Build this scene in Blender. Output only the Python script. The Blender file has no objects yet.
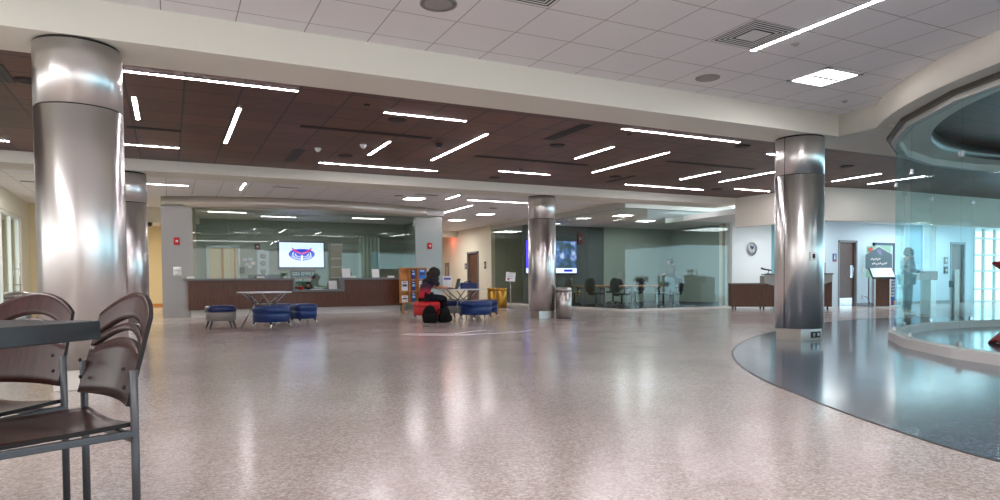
import bpy, bmesh, math, random
from math import sin, cos, pi, radians as R
from mathutils import Vector, Matrix
random.seed(4)
SC = bpy.context.scene
COL = SC.collection

# ------------------------------------------------------------------ materials
def lin(c):
    return tuple(((v/255)/12.92 if v/255 <= .04045 else ((v/255+.055)/1.055)**2.4) for v in c)
def rgba(c): return tuple(lin(c)) + (1,)
MATS = {}
def mat(name, col, rough=.5, metal=0., spec=.5, emit=0., ecol=None, coat=0., aniso=0.):
    if name in MATS: return MATS[name]
    m = bpy.data.materials.new(name); m.use_nodes = True
    b = m.node_tree.nodes['Principled BSDF']
    b.inputs['Base Color'].default_value = rgba(col)
    b.inputs['Roughness'].default_value = rough
    b.inputs['Metallic'].default_value = metal
    b.inputs['Specular IOR Level'].default_value = spec
    b.inputs['Coat Weight'].default_value = coat
    b.inputs['Anisotropic'].default_value = aniso
    if emit:
        b.inputs['Emission Color'].default_value = rgba(ecol or col)
        b.inputs['Emission Strength'].default_value = emit
    MATS[name] = m
    return m
def nodes(m): return m.node_tree.nodes, m.node_tree.links, m.node_tree.nodes['Principled BSDF']
def coords(m, scale=(1, 1, 1), loc=(0, 0, 0), rot=(0, 0, 0)):
    N, L, b = nodes(m)
    t = N.new('ShaderNodeTexCoord'); mp = N.new('ShaderNodeMapping')
    mp.inputs['Scale'].default_value = scale; mp.inputs['Location'].default_value = loc; mp.inputs['Rotation'].default_value = rot
    L.new(t.outputs['Object'], mp.inputs['Vector'])
    return mp.outputs['Vector']
def ramp(m, fac, stops, interp='LINEAR'):
    N, L, b = nodes(m)
    r = N.new('ShaderNodeValToRGB'); r.color_ramp.interpolation = interp
    el = r.color_ramp.elements
    while len(el) < len(stops): el.new(.5)
    for e, (p, c) in zip(el, stops): e.position = p; e.color = rgba(c)
    L.new(fac, r.inputs['Fac']); return r.outputs['Color']
def noise(m, vec, scale, detail=3, rough=.5):
    N, L, b = nodes(m)
    n = N.new('ShaderNodeTexNoise'); n.inputs['Scale'].default_value = scale
    n.inputs['Detail'].default_value = detail; n.inputs['Roughness'].default_value = rough
    L.new(vec, n.inputs['Vector']); return n.outputs['Fac']
def mixc(m, a, b_, fac, mode='MIX'):
    N, L, b = nodes(m)
    x = N.new('ShaderNodeMix'); x.data_type = 'RGBA'; x.blend_type = mode
    for sock, v in ((x.inputs['Factor'], fac), (x.inputs['A'], a), (x.inputs['B'], b_)):
        if hasattr(v, 'is_linked') or hasattr(v, 'links'): L.new(v, sock)
        else: sock.default_value = v
    return x.outputs['Result']
def bump(m, h, strength=.1, dist=.01):
    N, L, b = nodes(m)
    n = N.new('ShaderNodeBump'); n.inputs['Strength'].default_value = strength; n.inputs['Distance'].default_value = dist
    L.new(h, n.inputs['Height']); L.new(n.outputs['Normal'], b.inputs['Normal'])

def terrazzo(name, stops, speck, rough):
    m = mat(name, (150, 150, 150), rough, spec=.38)
    N, L, b = nodes(m)
    v = coords(m)
    vo = N.new('ShaderNodeTexVoronoi'); vo.inputs['Scale'].default_value = 75; L.new(v, vo.inputs['Vector'])
    sep = N.new('ShaderNodeSeparateColor'); L.new(vo.outputs['Color'], sep.inputs['Color'])
    chips = ramp(m, sep.outputs['Red'], stops, 'CONSTANT')
    fine = ramp(m, noise(m, v, 160, 2), speck)
    c = mixc(m, chips, fine, .5)
    cloud = ramp(m, noise(m, v, .9, 3), [(.3, (235, 232, 230)), (.7, (255, 255, 255))])
    c = mixc(m, c, cloud, 1., 'MULTIPLY')
    L.new(c, b.inputs['Base Color'])
    rr = N.new('ShaderNodeMapRange'); L.new(noise(m, v, 2.2, 3), rr.inputs['Value'])
    rr.inputs['To Min'].default_value = rough*.8; rr.inputs['To Max'].default_value = rough*1.25
    L.new(rr.outputs['Result'], b.inputs['Roughness'])
    bump(m, noise(m, v, 5, 2), .02, .004)
    return m
M_TERR = terrazzo('beige_terrazzo', [(0, (146, 132, 126)), (.25, (182, 170, 164)), (.55, (204, 194, 188)), (.82, (164, 146, 138)), (.93, (222, 212, 206))],
                  [(.38, (156, 142, 137)), (.62, (208, 198, 193))], .17)
M_TERR2 = terrazzo('slate_terrazzo', [(0, (70, 84, 98)), (.3, (92, 106, 120)), (.6, (108, 120, 130)), (.85, (62, 76, 90)), (.94, (142, 146, 148))],
                   [(.38, (74, 88, 102)), (.62, (112, 122, 132))], .13)

def grid_mat(name, col, line, sx, sy, ox, oy, lw, rough=.8, grain=None, vary=0.):
    m = mat(name, col, rough)
    N, L, b = nodes(m)
    v = coords(m, loc=(-ox, -oy, 0))
    br = N.new('ShaderNodeTexBrick'); br.offset = 0; br.squash = 1
    br.inputs['Scale'].default_value = 1; br.inputs['Brick Width'].default_value = sx; br.inputs['Row Height'].default_value = sy
    br.inputs['Mortar Size'].default_value = lw; br.inputs['Mortar Smooth'].default_value = 0; br.inputs['Bias'].default_value = 0
    c1 = tuple(max(0, x*(1-vary)) for x in col); c2 = tuple(min(255, x*(1+vary)) for x in col)
    br.inputs['Color1'].default_value = rgba(c1); br.inputs['Color2'].default_value = rgba(c2); br.inputs['Mortar'].default_value = rgba(line)
    L.new(v, br.inputs['Vector'])
    c = br.outputs['Color']
    if grain:
        g = ramp(m, noise(m, coords(m, scale=grain), 6, 4, .6), [(.3, (200, 196, 192)), (.7, (255, 255, 255))])
        c = mixc(m, c, g, 1., 'MULTIPLY')
    L.new(c, b.inputs['Base Color'])
    return m
M_TILE = grid_mat('white_ceiling_tile', (243, 241, 242), (176, 168, 164), .6096, .6096, -.02, 6.343, .005, .9)
M_WOODC = grid_mat('dark_wood_ceiling_panel', (108, 67, 53), (16, 11, 10), .61, .61, .2, 8.72, .012, .45, grain=(.5, 7, 1), vary=.10)

def wood(name, c1, c2, scale, rough=.35, coat=.0):
    m = mat(name, c1, rough, coat=coat); N, L, b = nodes(m)
    n = noise(m, coords(m, scale=scale), 4, 5, .6)
    L.new(ramp(m, n, [(.3, c1), (.7, c2)]), b.inputs['Base Color']); return m
M_WALNUT = wood('walnut_veneer', (66, 35, 22), (110, 64, 42), (9, 9, .8), .35)
M_EDGE = mat('ply_edge', (20, 13, 12), .7)
M_PLY = wood('dark_mahogany_ply', (33, 15, 12), (66, 30, 23), (2, 14, 2), .30, .06)
M_PLY.node_tree.nodes['Principled BSDF'].inputs['Specular IOR Level'].default_value = .3
M_OAK = wood('honey_oak', (186, 120, 56), (214, 150, 82), (8, 8, 1), .45)
M_TAB = wood('orange_maple', (176, 112, 60), (196, 130, 74), (2, 2, 2), .4)

def brushed(name, col, rough, aniso=.0, wav=.04):
    m = mat(name, col, rough, 1., aniso=aniso); N, L, b = nodes(m)
    if aniso:
        tg = N.new('ShaderNodeTangent'); tg.direction_type = 'RADIAL'; tg.axis = 'Z'; L.new(tg.outputs[0], b.inputs['Tangent']); b.inputs['Anisotropic Rotation'].default_value = .25
    if wav: bump(m, noise(m, coords(m, scale=(1.6, 1.6, .5)), 1.5, 2), wav, .012)
    return m
M_STEEL = brushed('column_steel', (232, 230, 228), .29, .75)
M_PORTAL = brushed('portal_brushed_steel', (158, 156, 153), .38, 0, .02)
M_FASC = brushed('fascia_steel', (222, 216, 208), .5, 0, 0)
M_BIN = brushed('bin_steel', (190, 186, 182), .3, .7)
M_GOLD = brushed('brass', (206, 158, 72), .3, .6)
M_BASE = brushed('base_steel', (214, 208, 202), .42, 0, 0)
M_CHROME = mat('satin_chrome', (190, 190, 192), .25, 1.)
M_DARKMETAL = mat('graphite_tube', (78, 80, 84), .42, .5)
M_BLACK = mat('black_plastic', (24, 24, 26), .45)
M_SEAM = mat('dark_seam', (38, 36, 34), .5)
M_CREAM = mat('cream_paint', (232, 229, 217), .75)
M_WHITE = mat('white_paint', (232, 234, 234), .7)
M_YELLOW = mat('warm_cream_paint', (228, 212, 174), .75)
M_HALL = mat('pale_cream_paint', (226, 220, 203), .75)
M_COOL = mat('pale_blue_white_paint', (206, 222, 232), .7)
M_GREENG = mat('sage_grey_paint', (150, 160, 152), .75)
M_GREYD = mat('dusk_grey_paint', (84, 94, 96), .7)
M_TRIM = mat('pale_metal_trim', (196, 196, 190), .5, .1)
M_BRONZE = mat('bronze_channel', (112, 106, 100), .4, .6)
M_KERB = mat('kerb_white', (214, 212, 208), .5)
M_GREYTOP = mat('grey_solid_surface', (118, 120, 124), .35)
M_TTOP = mat('white_laminate', (226, 226, 228), .3)
M_CHAR = mat('charcoal_laminate', (46, 47, 49), .45)
M_BLUE = mat('royal_blue_vinyl', (11, 46, 104), .4, coat=.15)
M_NAVY = mat('navy_vinyl', (13, 36, 92), .4, coat=.15)
M_GREYV = mat('taupe_vinyl', (140, 136, 132), .45)
M_RED = mat('red_vinyl', (206, 24, 34), .35, coat=.2)
M_REDC = mat('red_stretch_cloth', (190, 16, 24), .55)
M_LED = mat('led_diffuser', (255, 250, 255), .5, emit=29., ecol=(255, 246, 252))
M_TROF = mat('troffer_diffuser', (255, 250, 255), .5, emit=14., ecol=(255, 247, 250))
M_DOWN = mat('downlight_lens', (255, 250, 240), .5, emit=14., ecol=(255, 246, 236))
M_SPK = mat('grey_grille', (164, 160, 158), .6)
M_SPKD = mat('dark_grille', (46, 40, 38), .6)
M_PAPER = mat('white_paper', (236, 238, 240), .7)
M_ALARM = mat('alarm_red', (190, 22, 28), .4)
M_PLANT = mat('leaf_green', (48, 98, 52), .5)
M_TEAL = mat('teal_panel', (120, 176, 184), .5)
M_DOORW = wood('door_walnut', (74, 46, 36), (104, 68, 52), (7, 7, .6), .4)
M_SKIN = mat('skin', (196, 140, 112), .55)
M_HAIR = mat('dark_hair', (34, 22, 20), .6)
M_JEAN = mat('black_denim', (17, 18, 28), .85, spec=.25)
M_CARPET = mat('dark_carpet', (52, 58, 66), .9)
M_PAVE = mat('paving', (170, 168, 160), .85)

def glass(name, tint, refl=1., coat=1.):
    m = bpy.data.materials.new(name); m.use_nodes = True
    N, L = m.node_tree.nodes, m.node_tree.links
    N.remove(N['Principled BSDF'])
    out = N['Material Output']
    t = N.new('ShaderNodeBsdfTransparent'); t.inputs['Color'].default_value = tuple(tint) + (1,)
    g = N.new('ShaderNodeBsdfGlossy'); g.inputs['Roughness'].default_value = .0; g.inputs['Color'].default_value = (.95*refl, 1.0*refl, .98*refl, 1)
    f = N.new('ShaderNodeFresnel'); ge = N.new('ShaderNodeNewGeometry'); ma = N.new('ShaderNodeMapRange')
    ma.inputs['To Min'].default_value = 1.5; ma.inputs['To Max'].default_value = 1/1.5      # the same 1.5 glass met from either side of the sheet
    L.new(ge.outputs['Backfacing'], ma.inputs['Value']); L.new(ma.outputs['Result'], f.inputs['IOR'])
    x = N.new('ShaderNodeMixShader')
    k = N.new('ShaderNodeMath'); k.operation = 'MULTIPLY'; k.inputs[1].default_value = coat; L.new(f.outputs[0], k.inputs[0]); L.new(k.outputs[0], x.inputs[0]); L.new(t.outputs[0], x.inputs[1]); L.new(g.outputs[0], x.inputs[2]); L.new(x.outputs[0], out.inputs[0])
    MATS[name] = m
    return m
G_REC = glass('tinted_reception_glass', (.80, .85, .825))
G_CONF = glass('conference_glass', (.86, .92, .905), coat=.7)
G_ROOM = glass('curved_room_glass', (.88, .955, .96), coat=.2)
G_CLEAR = glass('door_glass', (.9, .95, .94))

# ------------------------------------------------------------------ mesh helpers
class MB:
    def __init__(s): s.bm = bmesh.new(); s.mats = []
    def _mi(s, m):
        if m is None: return 0
        if m not in s.mats: s.mats.append(m)
        return s.mats.index(m)
    def _tag(s, faces, m, smooth=False):
        i = s._mi(m)
        for f in faces: f.material_index = i; f.smooth = smooth
    def box(s, x0, y0, z0, x1, y1, z1, m=None, bevel=0.):
        vs = [s.bm.verts.new((x, y, z)) for x in (x0, x1) for y in (y0, y1) for z in (z0, z1)]
        F = [(0, 1, 3, 2), (4, 6, 7, 5), (0, 4, 5, 1), (2, 3, 7, 6), (0, 2, 6, 4), (1, 5, 7, 3)]
        fs = [s.bm.faces.new([vs[i] for i in f]) for f in F]
        s._tag(fs, m)
        if bevel:
            r = bmesh.ops.bevel(s.bm, geom=list({e for f in fs for e in f.edges}), offset=bevel, segments=2, affect='EDGES', profile=.5)
            s._tag(r['faces'], m, True)
        return s
    def prism(s, pts, z0, z1, m=None, smooth=False):
        n = len(pts)
        a = [s.bm.verts.new((x, y, z0)) for x, y in pts]; b = [s.bm.verts.new((x, y, z1)) for x, y in pts]
        area = sum(pts[i][0]*pts[(i+1) % n][1]-pts[(i+1) % n][0]*pts[i][1] for i in range(n))
        if area < 0: a.reverse(); b.reverse()
        caps = [s.bm.faces.new(a[::-1]), s.bm.faces.new(b)]
        sides = [s.bm.faces.new((a[i], a[(i+1) % n], b[(i+1) % n], b[i])) for i in range(n)]
        s._tag(caps, m); s._tag(sides, m, smooth)
        return s
    def strip(s, pts, z0, z1, th, m=None, smooth=True):
        """a wall of thickness th along an open polyline (offset to its own side)"""
        n = len(pts); off = []
        for i in range(n):
            a = Vector(pts[max(0, i-1)]); b = Vector(pts[min(n-1, i+1)]); d = (b-a).normalized()
            off.append((pts[i][0]-d.y*th, pts[i][1]+d.x*th))
        rows = [[s.bm.verts.new((p[0], p[1], z)) for p in pts] for z in (z0, z1)]
        rows2 = [[s.bm.verts.new((p[0], p[1], z)) for p in off] for z in (z0, z1)]
        fs, flat = [], []
        for i in range(n-1):
            fs.append(s.bm.faces.new((rows[0][i+1], rows[0][i], rows[1][i], rows[1][i+1])))
            fs.append(s.bm.faces.new((rows2[0][i], rows2[0][i+1], rows2[1][i+1], rows2[1][i])))
            flat.append(s.bm.faces.new((rows[1][i+1], rows[1][i], rows2[1][i], rows2[1][i+1])))
            flat.append(s.bm.faces.new((rows[0][i], rows[0][i+1], rows2[0][i+1], rows2[0][i])))
        for i in (0, n-1):
            flat.append(s.bm.faces.new((rows[0][i], rows[1][i], rows2[1][i], rows2[0][i])))
        s._tag(fs, m, smooth); s._tag(flat, m)
        bmesh.ops.recalc_face_normals(s.bm, faces=fs+flat)
        return s
    def lathe(s, prof, m=None, n=32, c=(0, 0, 0), smooth=True, cap=True):
        rings = []
        for r, z in prof:
            rings.append([s.bm.verts.new((c[0]+r*cos(2*pi*i/n), c[1]+r*sin(2*pi*i/n), c[2]+z)) for i in range(n)])
        fs = []
        for a, b in zip(rings, rings[1:]):
            for i in range(n): fs.append(s.bm.faces.new((a[i], a[(i+1) % n], b[(i+1) % n], b[i])))
        s._tag(fs, m, smooth)
        if cap:
            s._tag([s.bm.faces.new(rings[0][::-1]), s.bm.faces.new(rings[-1])], m)
        return s
    def tube(s, pts, r, m=None, n=10, r2=None, cap=True):
        pts = [Vector(p) for p in pts]; rings = []
        up = None
        for i, p in enumerate(pts):
            d = (pts[min(i+1, len(pts)-1)]-pts[max(i-1, 0)]).normalized()
            if up is None: up = Vector((0, 0, 1)) if abs(d.z) < .9 else Vector((1, 0, 0))
            x = d.cross(up).normalized(); y = d.cross(x).normalized(); up = x.cross(d).normalized()
            rr = r if r2 is None else r+(r2-r)*i/(len(pts)-1)
            rings.append([s.bm.verts.new(p+x*rr*cos(2*pi*k/n)+y*rr*sin(2*pi*k/n)) for k in range(n)])
        fs = []
        for a, b in zip(rings, rings[1:]):
            for i in range(n): fs.append(s.bm.faces.new((a[i], b[i], b[(i+1) % n], a[(i+1) % n])))
        if cap: fs += [s.bm.faces.new(rings[0]), s.bm.faces.new(rings[-1][::-1])]
        s._tag(fs, m, True)
        return s
    def ball(s, c, r, m=None, sc=(1, 1, 1), u=16, v=10):
        g = bmesh.ops.create_uvsphere(s.bm, u_segments=u, v_segments=v, radius=r)
        for q in g['verts']: q.co = Vector((q.co.x*sc[0]+c[0], q.co.y*sc[1]+c[1], q.co.z*sc[2]+c[2]))
        s._tag({f for q in g['verts'] for f in q.link_faces}, m, True)
        return s
    def quad(s, pts, m=None):
        s._tag([s.bm.faces.new([s.bm.verts.new(p) for p in pts])], m); return s
    def mesh(s, name, m=None):
        me = bpy.data.meshes.new(name)
        s.bm.normal_update(); s.bm.to_mesh(me); s.bm.free()
        for q in (s.mats or [m]): me.materials.append(q)
        return me
    def build(s, name, m=None, parent=None, loc=None, rz=None):
        o = bpy.data.objects.new(name, s.mesh(name, m)); COL.objects.link(o)
        if parent: o.parent = parent
        if loc: o.location = loc
        if rz is not None: o.rotation_euler = (0, 0, rz)
        return o

def tag(o, label, cat, group=None, kind=None):
    o['label'] = label; o['category'] = cat
    if group: o['group'] = group
    if kind: o['kind'] = kind
    return o
def thing(name, label, cat, loc=(0, 0, 0), rz=0., group=None, kind=None):
    o = bpy.data.objects.new(name, None); COL.objects.link(o)
    o.empty_display_size = .1
    o.location = loc; o.rotation_euler = (0, 0, rz)
    return tag(o, label, cat, group, kind)
def struct(name, mb, m=None, parent=None, **k):
    o = mb.build(name, m, parent, **k)
    if not parent: o['kind'] = 'structure'
    return o
def copy_tree(o, label, loc, rz, group=None):
    def cp(a, par):
        c = a.copy(); COL.objects.link(c); c.parent = par
        for ch in list(a.children): cp(ch, c)
        return c
    r = cp(o, None); r.location = loc; r.rotation_euler = (0, 0, rz); r['label'] = label
    if group: r['group'] = group
    return r
def text(name, body, size, m, parent, loc, rot=(pi/2, 0, 0), ext=.002):
    c = bpy.data.curves.new(name, 'FONT'); c.body = body; c.size = size; c.extrude = ext
    c.align_x = 'CENTER'; c.align_y = 'CENTER'
    c.materials.append(m); tmp = bpy.data.objects.new(name, c); COL.objects.link(tmp)
    dg = bpy.context.evaluated_depsgraph_get(); me = bpy.data.meshes.new_from_object(tmp.evaluated_get(dg))
    bpy.data.objects.remove(tmp); o = bpy.data.objects.new(name, me); COL.objects.link(o)
    o.parent = parent; o.location = loc; o.rotation_euler = rot
    return o
def arc(cx, cy, r, a0, a1, n):
    return [(cx+r*cos(R(a0+(a1-a0)*i/n)), cy+r*sin(R(a0+(a1-a0)*i/n))) for i in range(n+1)]

# ------------------------------------------------------------------ camera
def cam():
    yaw, pitch, roll = R(26.32523), R(-1.66945), R(-.46037)
    d = Vector((sin(yaw)*cos(pitch), cos(yaw)*cos(pitch), sin(pitch)))
    r = Vector((cos(yaw), -sin(yaw), 0)); u = r.cross(d)
    r2 = r*cos(roll)+u*sin(roll); u2 = -r*sin(roll)+u*cos(roll)
    c = bpy.data.cameras.new('camera'); o = bpy.data.objects.new('camera', c); COL.objects.link(o)
    c.sensor_fit = 'HORIZONTAL'; c.sensor_width = 36; c.lens = 667.741*.036; c.shift_y = .05135
    c.clip_start = .05; c.clip_end = 200
    mt = Matrix((r2, u2, -d)).transposed().to_4x4(); mt.translation = (0, 0, .9)
    o.matrix_world = mt
    SC.camera = o
cam()

# ================================================================== SETTING
WX, WY = 12.65, 1.75           # centre of the round glass room
MB_ = MB
struct('floor', MB().box(-9, -9, -.12, 30, 33, 0), M_TERR)
inl = [(3.62, .6), (3.6, 1.3), (3.62, 1.82), (3.71, 2.15), (3.85, 2.5), (4.0, 2.85), (4.3, 3.45), (4.62, 4.06), (5.04, 4.72), (5.45, 5.26), (5.9, 5.78), (6.4, 6.28), (6.95, 6.74), (7.6, 7.22),
       (8.4, 7.75), (9.4, 8.3), (10.6, 8.85), (12.0, 9.4), (13.4, 9.72), (14.8, 9.8), (16.4, 9.4), (18, 8.5), (19.5, 6.8), (20.4, 4.6), (20.6, 2), (20, -1), (18, -4), (15, -6), (11, -7), (7.5, -6), (5.2, -3.6), (4.1, -1.2)]
def smooth(pts, it=2):
    for _ in range(it):
        q = []
        for i in range(len(pts)):
            a, b = pts[i], pts[(i+1) % len(pts)]
            q += [(a[0]*.75+b[0]*.25, a[1]*.75+b[1]*.25), (a[0]*.25+b[0]*.75, a[1]*.25+b[1]*.75)]
        pts = q
    return pts
inl = smooth(inl)
struct('floor_slate_inlay', MB().prism(inl, -.02, .002), M_TERR2)
struct('trim_1', MB().strip(inl[:150], .0, .0035, .014), M_SEAM)

# ceilings -----------------------------------------------------------
bulk = [(8.8, 6.59)] + arc(WX, WY, 5.75, 132.6, 260, 60)
near = [(-9, -9), (-9, 6.59), (8.8, 6.59)] + arc(WX, WY, 5.75, 132.6, 260, 60) + [(11.6, -9)]
struct('ceiling', MB().prism(near, 3.294, 3.45), M_TILE)
bk = MB(); bk.strip(bulk, 2.98, 3.45, .12)
struct('wall_curved_bulkhead', bk, M_CREAM)
struct('beam_front', MB().box(-9, 6.59, 2.98, 8.8, 7.27, 3.45), M_CREAM)
# soffit round the glass room: flat ring at 2.98 with a round opening (radius 5) up to the wood ceiling
def ring():
    b = MB(); A = sorted(set([2.5*k for k in range(144)] + [124.9, 128.5, 128.6, 132.6]))
    ro = []
    for a in A:
        c, s_ = cos(R(a)), sin(R(a))
        if a > 132.6: t = 5.635
        elif a > 128.5: t = (8.915-WX)/c
        elif a >= 124.9: t = (8.8-WX)/c
        else:
            t = (7.27-WY)/max(s_, 1e-3)
            if c > 0: t = min(t, (22-WX)/c)
            t = max(t, 5.2)
        ro.append((WX+c*t, WY+s_*t))
    ri = [(WX+5*cos(R(a)), WY+5*sin(R(a))) for a in A]; n = len(A)
    L = [[b.bm.verts.new((x, y, z)) for x, y in q] for q, z in ((ro, 2.98), (ri, 2.98), (ri, 3.18), (ro, 3.18))]
    f1, f2 = [], []
    for i in range(n):
        j = (i+1) % n
        f1.append(b.bm.faces.new((L[0][i], L[1][i], L[1][j], L[0][j])))
        f2.append(b.bm.faces.new((L[1][i], L[2][i], L[2][j], L[1][j])))
        f1.append(b.bm.faces.new((L[2][i], L[3][i], L[3][j], L[2][j])))
        f1.append(b.bm.faces.new((L[3][i], L[0][i], L[0][j], L[3][j])))
    b._tag(f1, M_CREAM); b._tag(f2, M_BRONZE, True)
    bmesh.ops.recalc_face_normals(b.bm, faces=b.bm.faces[:])
    return b
struct('ceiling_round_soffit', ring())
struct('ceiling_wood', MB().prism([(-9, 7.27), (8.8, 7.27), (8.8, 3), (6, -9), (30, -9), (30, 11.0), (16.65, 11.0), (15.58, 11.1), (14.55, 11.3), (14.28, 12.62), (14.15, 13.8), (-9, 13.8)], 3.18, 3.3), M_WOODC)
struct('beam_rear', MB().box(-9, 13.8, 2.98, 14.15, 14.6, 3.45), M_CREAM)
struct('ceiling_lobby', MB().box(-9, 14.6, 3.294, 12.1, 33, 3.4), M_TILE)
# bulkhead over the desk alcove and its low ceiling
bh = [(14.15, 13.8), (14.28, 12.62), (14.55, 11.3), (15.58, 11.1), (16.65, 11.0), (20, 11.0), (30, 11.0)]
struct('wall_alcove_bulkhead', MB().strip(bh[::-1], 2.36, 3.3, -.12, smooth=False), M_CREAM)
struct('ceiling_alcove', MB().prism([(x+.06, y+.06) for x, y in bh] + [(30, 15), (24, 17), (14.4, 17)], 2.75, 2.9), M_WHITE)

# walls --------------------------------------------------------------
wl = MB().box(-3.75, 16.0, 2.78, -3.6, 23.4, 3.3).box(-3.75, 22.2, 0, -3.6, 23.4, 2.78).box(-3.75, 8, 0, -3.6, 16.0, 3.3)
struct('wall_left', wl, M_CREAM)
struct('wall_left_end', MB().box(-3.6, 23.35, 0, -1.45, 23.5, 3.3), M_YELLOW)
struct('wall_corridor_header', MB().box(-1.45, 23.35, 2.82, .9, 23.5, 3.3), M_CREAM)
struct('wall_corridor_end', MB().box(-3.6, 30.8, 0, 2.5, 30.95, 3.3), M_YELLOW)
struct('wall_corridor_side', MB().box(.55, 20.6, 0, .7, 30.8, 3.3), M_YELLOW)
hw = MB().box(12.1, 25.25, 0, 12.28, 26.5, 3.3).box(12.1, 27.75, 0, 12.28, 31.2, 3.3).box(12.1, 26.5, 2.24, 12.28, 27.75, 3.3)
struct('wall_hall', hw, M_HALL)
struct('wall_hall_end', MB().box(2.5, 31.0, 0, 12.1, 31.2, 3.3), M_YELLOW)
struct('wall_hall_header', MB().box(8.2, 28.9, 3.0, 12.1, 29.1, 3.3), M_HALL)
struct('baseboard_hall', MB().box(12.075, 25.25, 0, 12.1, 26.45, .1).box(12.075, 27.8, 0, 12.1, 31, .1), M_GREYTOP)
struct('baseboard_corridor', MB().box(-3.6, 30.77, 0, .55, 30.8, .12), M_OAK)

# reception room shell
struct('wall_reception_back', MB().box(.7, 24.0, 0, 8.0, 24.15, 3.3), M_GREENG)
struct('wall_reception_side', MB().box(7.9, 20.7, 0, 8.05, 24, 3.3), M_GREENG)
struct('ceiling_reception', MB().box(.6, 20.3, 3.06, 8.05, 24.0, 3.2), M_WHITE)
# steel portal: two flat side panels and a bowed fascia
struct('wall_portal_panel', MB().box(-.17, 20.12, 0, .60, 20.42, 3.02), M_PORTAL)
struct('wall_portal_panel_far', MB().box(7.1, 20.42, 0, 8.02, 20.7, 3.02), M_PORTAL)
fas = [(-.17, 20.35)] + [(x, 28.0-math.sqrt(8.55**2-(x-3.75)**2)) for x in [-.12+i*(8.14/30) for i in range(31)]]
fas[0] = (-.17, 20.4)
fpts = [(x, y) for x, y in fas]
struct('wall_portal_fascia', MB().prism(fpts + [(8.02, 21.0), (-.17, 21.0)], 3.0, 3.293, smooth=True), M_FASC)

# reception glass (three seams -> four panes)
xs = [.58, 1.52, 3.16, 4.72, 5.86, 7.1]
for i, (a, b) in enumerate(zip(xs, xs[1:])):
    y0 = 20.2+.22*max(0, (a-4)/3); y1 = 20.2+.22*max(0, (b-4)/3)
    lo = 1.06 if not (3.1 < a < 4.6) else .74
    struct('window_%d' % (i+1), MB().prism([(a+.004, y0), (b-.004, y1), (b-.004, y1+.012), (a+.004, y0+.012)], lo, 3.01), G_REC)

# conference room ----------------------------------------------------
struct('wall_conference_back', MB().box(12.25, 22.6, 0, 15.9, 22.75, 3.3), M_GREYD)
struct('wall_conference_back_pale', MB().box(15.9, 22.55, 0, 19.5, 22.75, 3.3), M_GREENG)
struct('wall_conference_side', MB().box(19.4, 16.3, 0, 19.55, 22.6, 3.3), M_GREENG)
struct('wall_conference_upper', MB().box(16.36, 16.5, 0, 19.55, 16.65, 3.3), M_HALL)
struct('floor_conference', MB().box(12.2, 16.2, 0.0, 19.4, 25.2, .012), M_CARPET)
struct('wall_vestibule', MB().box(12.28, 25.25, 0, 15.6, 25.4, 3.3).box(15.5, 22.75, 0, 15.6, 25.25, 3.3), M_GREENG)
struct('ceiling_conference', MB().box(12.16, 16.1, 3.08, 19.5, 25.2, 3.2), M_TILE)
M_HEAD = mat('header_metal', (188, 188, 182), .5)
struct('trim_2', MB().box(12.06, 16.02, 3.06, 12.2, 25.25, 3.25).box(12.2, 16.02, 3.06, 16.3, 16.16, 3.25), M_HEAD)
struct('trim_3', MB().box(12.06, 16.02, 0, 12.18, 25.25, .06).box(12.18, 16.02, 0, 16.3, 16.14, .06), M_KERB)
struct('wall_conference_fascia', MB().box(11.95, 15.9, 3.25, 16.5, 16.3, 3.34).box(11.95, 16.3, 3.25, 12.3, 25.4, 3.34), M_CREAM)
struct('wall_conference_end', MB().box(16.28, 16.0, 0, 16.5, 16.3, 3.3), M_WHITE)
ys = [16.1, 17.1, 18.25, 19.55, 21.0, 22.5, 23.8, 25.2]
for i, (a, b) in enumerate(zip(ys, ys[1:])):
    struct('window_%d' % (10+i), MB().box(12.1, a+.004, .06, 12.112, b-.004, 3.06), G_CONF)
xs = [12.11, 13.5, 14.9, 16.28]
for i, (a, b) in enumerate(zip(xs, xs[1:])):
    struct('window_%d' % (20+i), MB().box(a+.004, 16.1, .06, b-.004, 16.112, 3.06), G_CONF)
struct('ceiling_behind_conference', MB().box(12.1, 25.2, 3.29, 19.5, 33, 3.4), M_TILE)

# alcove and far wall on the daylight side
struct('wall_alcove', MB().box(16.42, 16.05, 0, 18.1, 16.2, 2.9), M_WHITE)
struct('wall_alcove_return', MB().box(18.55, 14.6, 0, 18.7, 16.2, 2.9), M_COOL)
struct('wall_alcove_teal', MB().box(18.1, 16.1, 0, 18.6, 16.2, 2.9), M_TEAL)
fw = MB().box(18.7, 14.6, 0, 19.5, 14.75, 2.9).box(20.42, 14.6, 0, 25.6, 14.75, 3.0).box(19.5, 14.6, 2.16, 20.42, 14.75, 2.9).box(26.5, 14.6, 0, 27.1, 14.75, 3.0).box(25.6, 14.6, 2.2, 26.5, 14.75, 3.0)
struct('wall_far', fw, M_COOL)
struct('baseboard_far', MB().box(20.42, 14.575, 0, 25.55, 14.6, .1), M_GREYTOP)
# daylight window wall: white grid
g = MB()
for x in (27.1, 27.75, 28.5, 29.3): g.box(x-.04, 14.58, 0, x+.04, 14.68, 3.0)
for z in (.0, .48, 1.17, 1.77, 2.4, 2.98): g.box(27.1, 14.59, z-.035, 30, 14.67, z+.035)
struct('window_30', g, M_WHITE)
struct('window_31', MB().box(27.1, 14.63, 0, 30, 14.64, 3.0), G_CLEAR)

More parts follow.
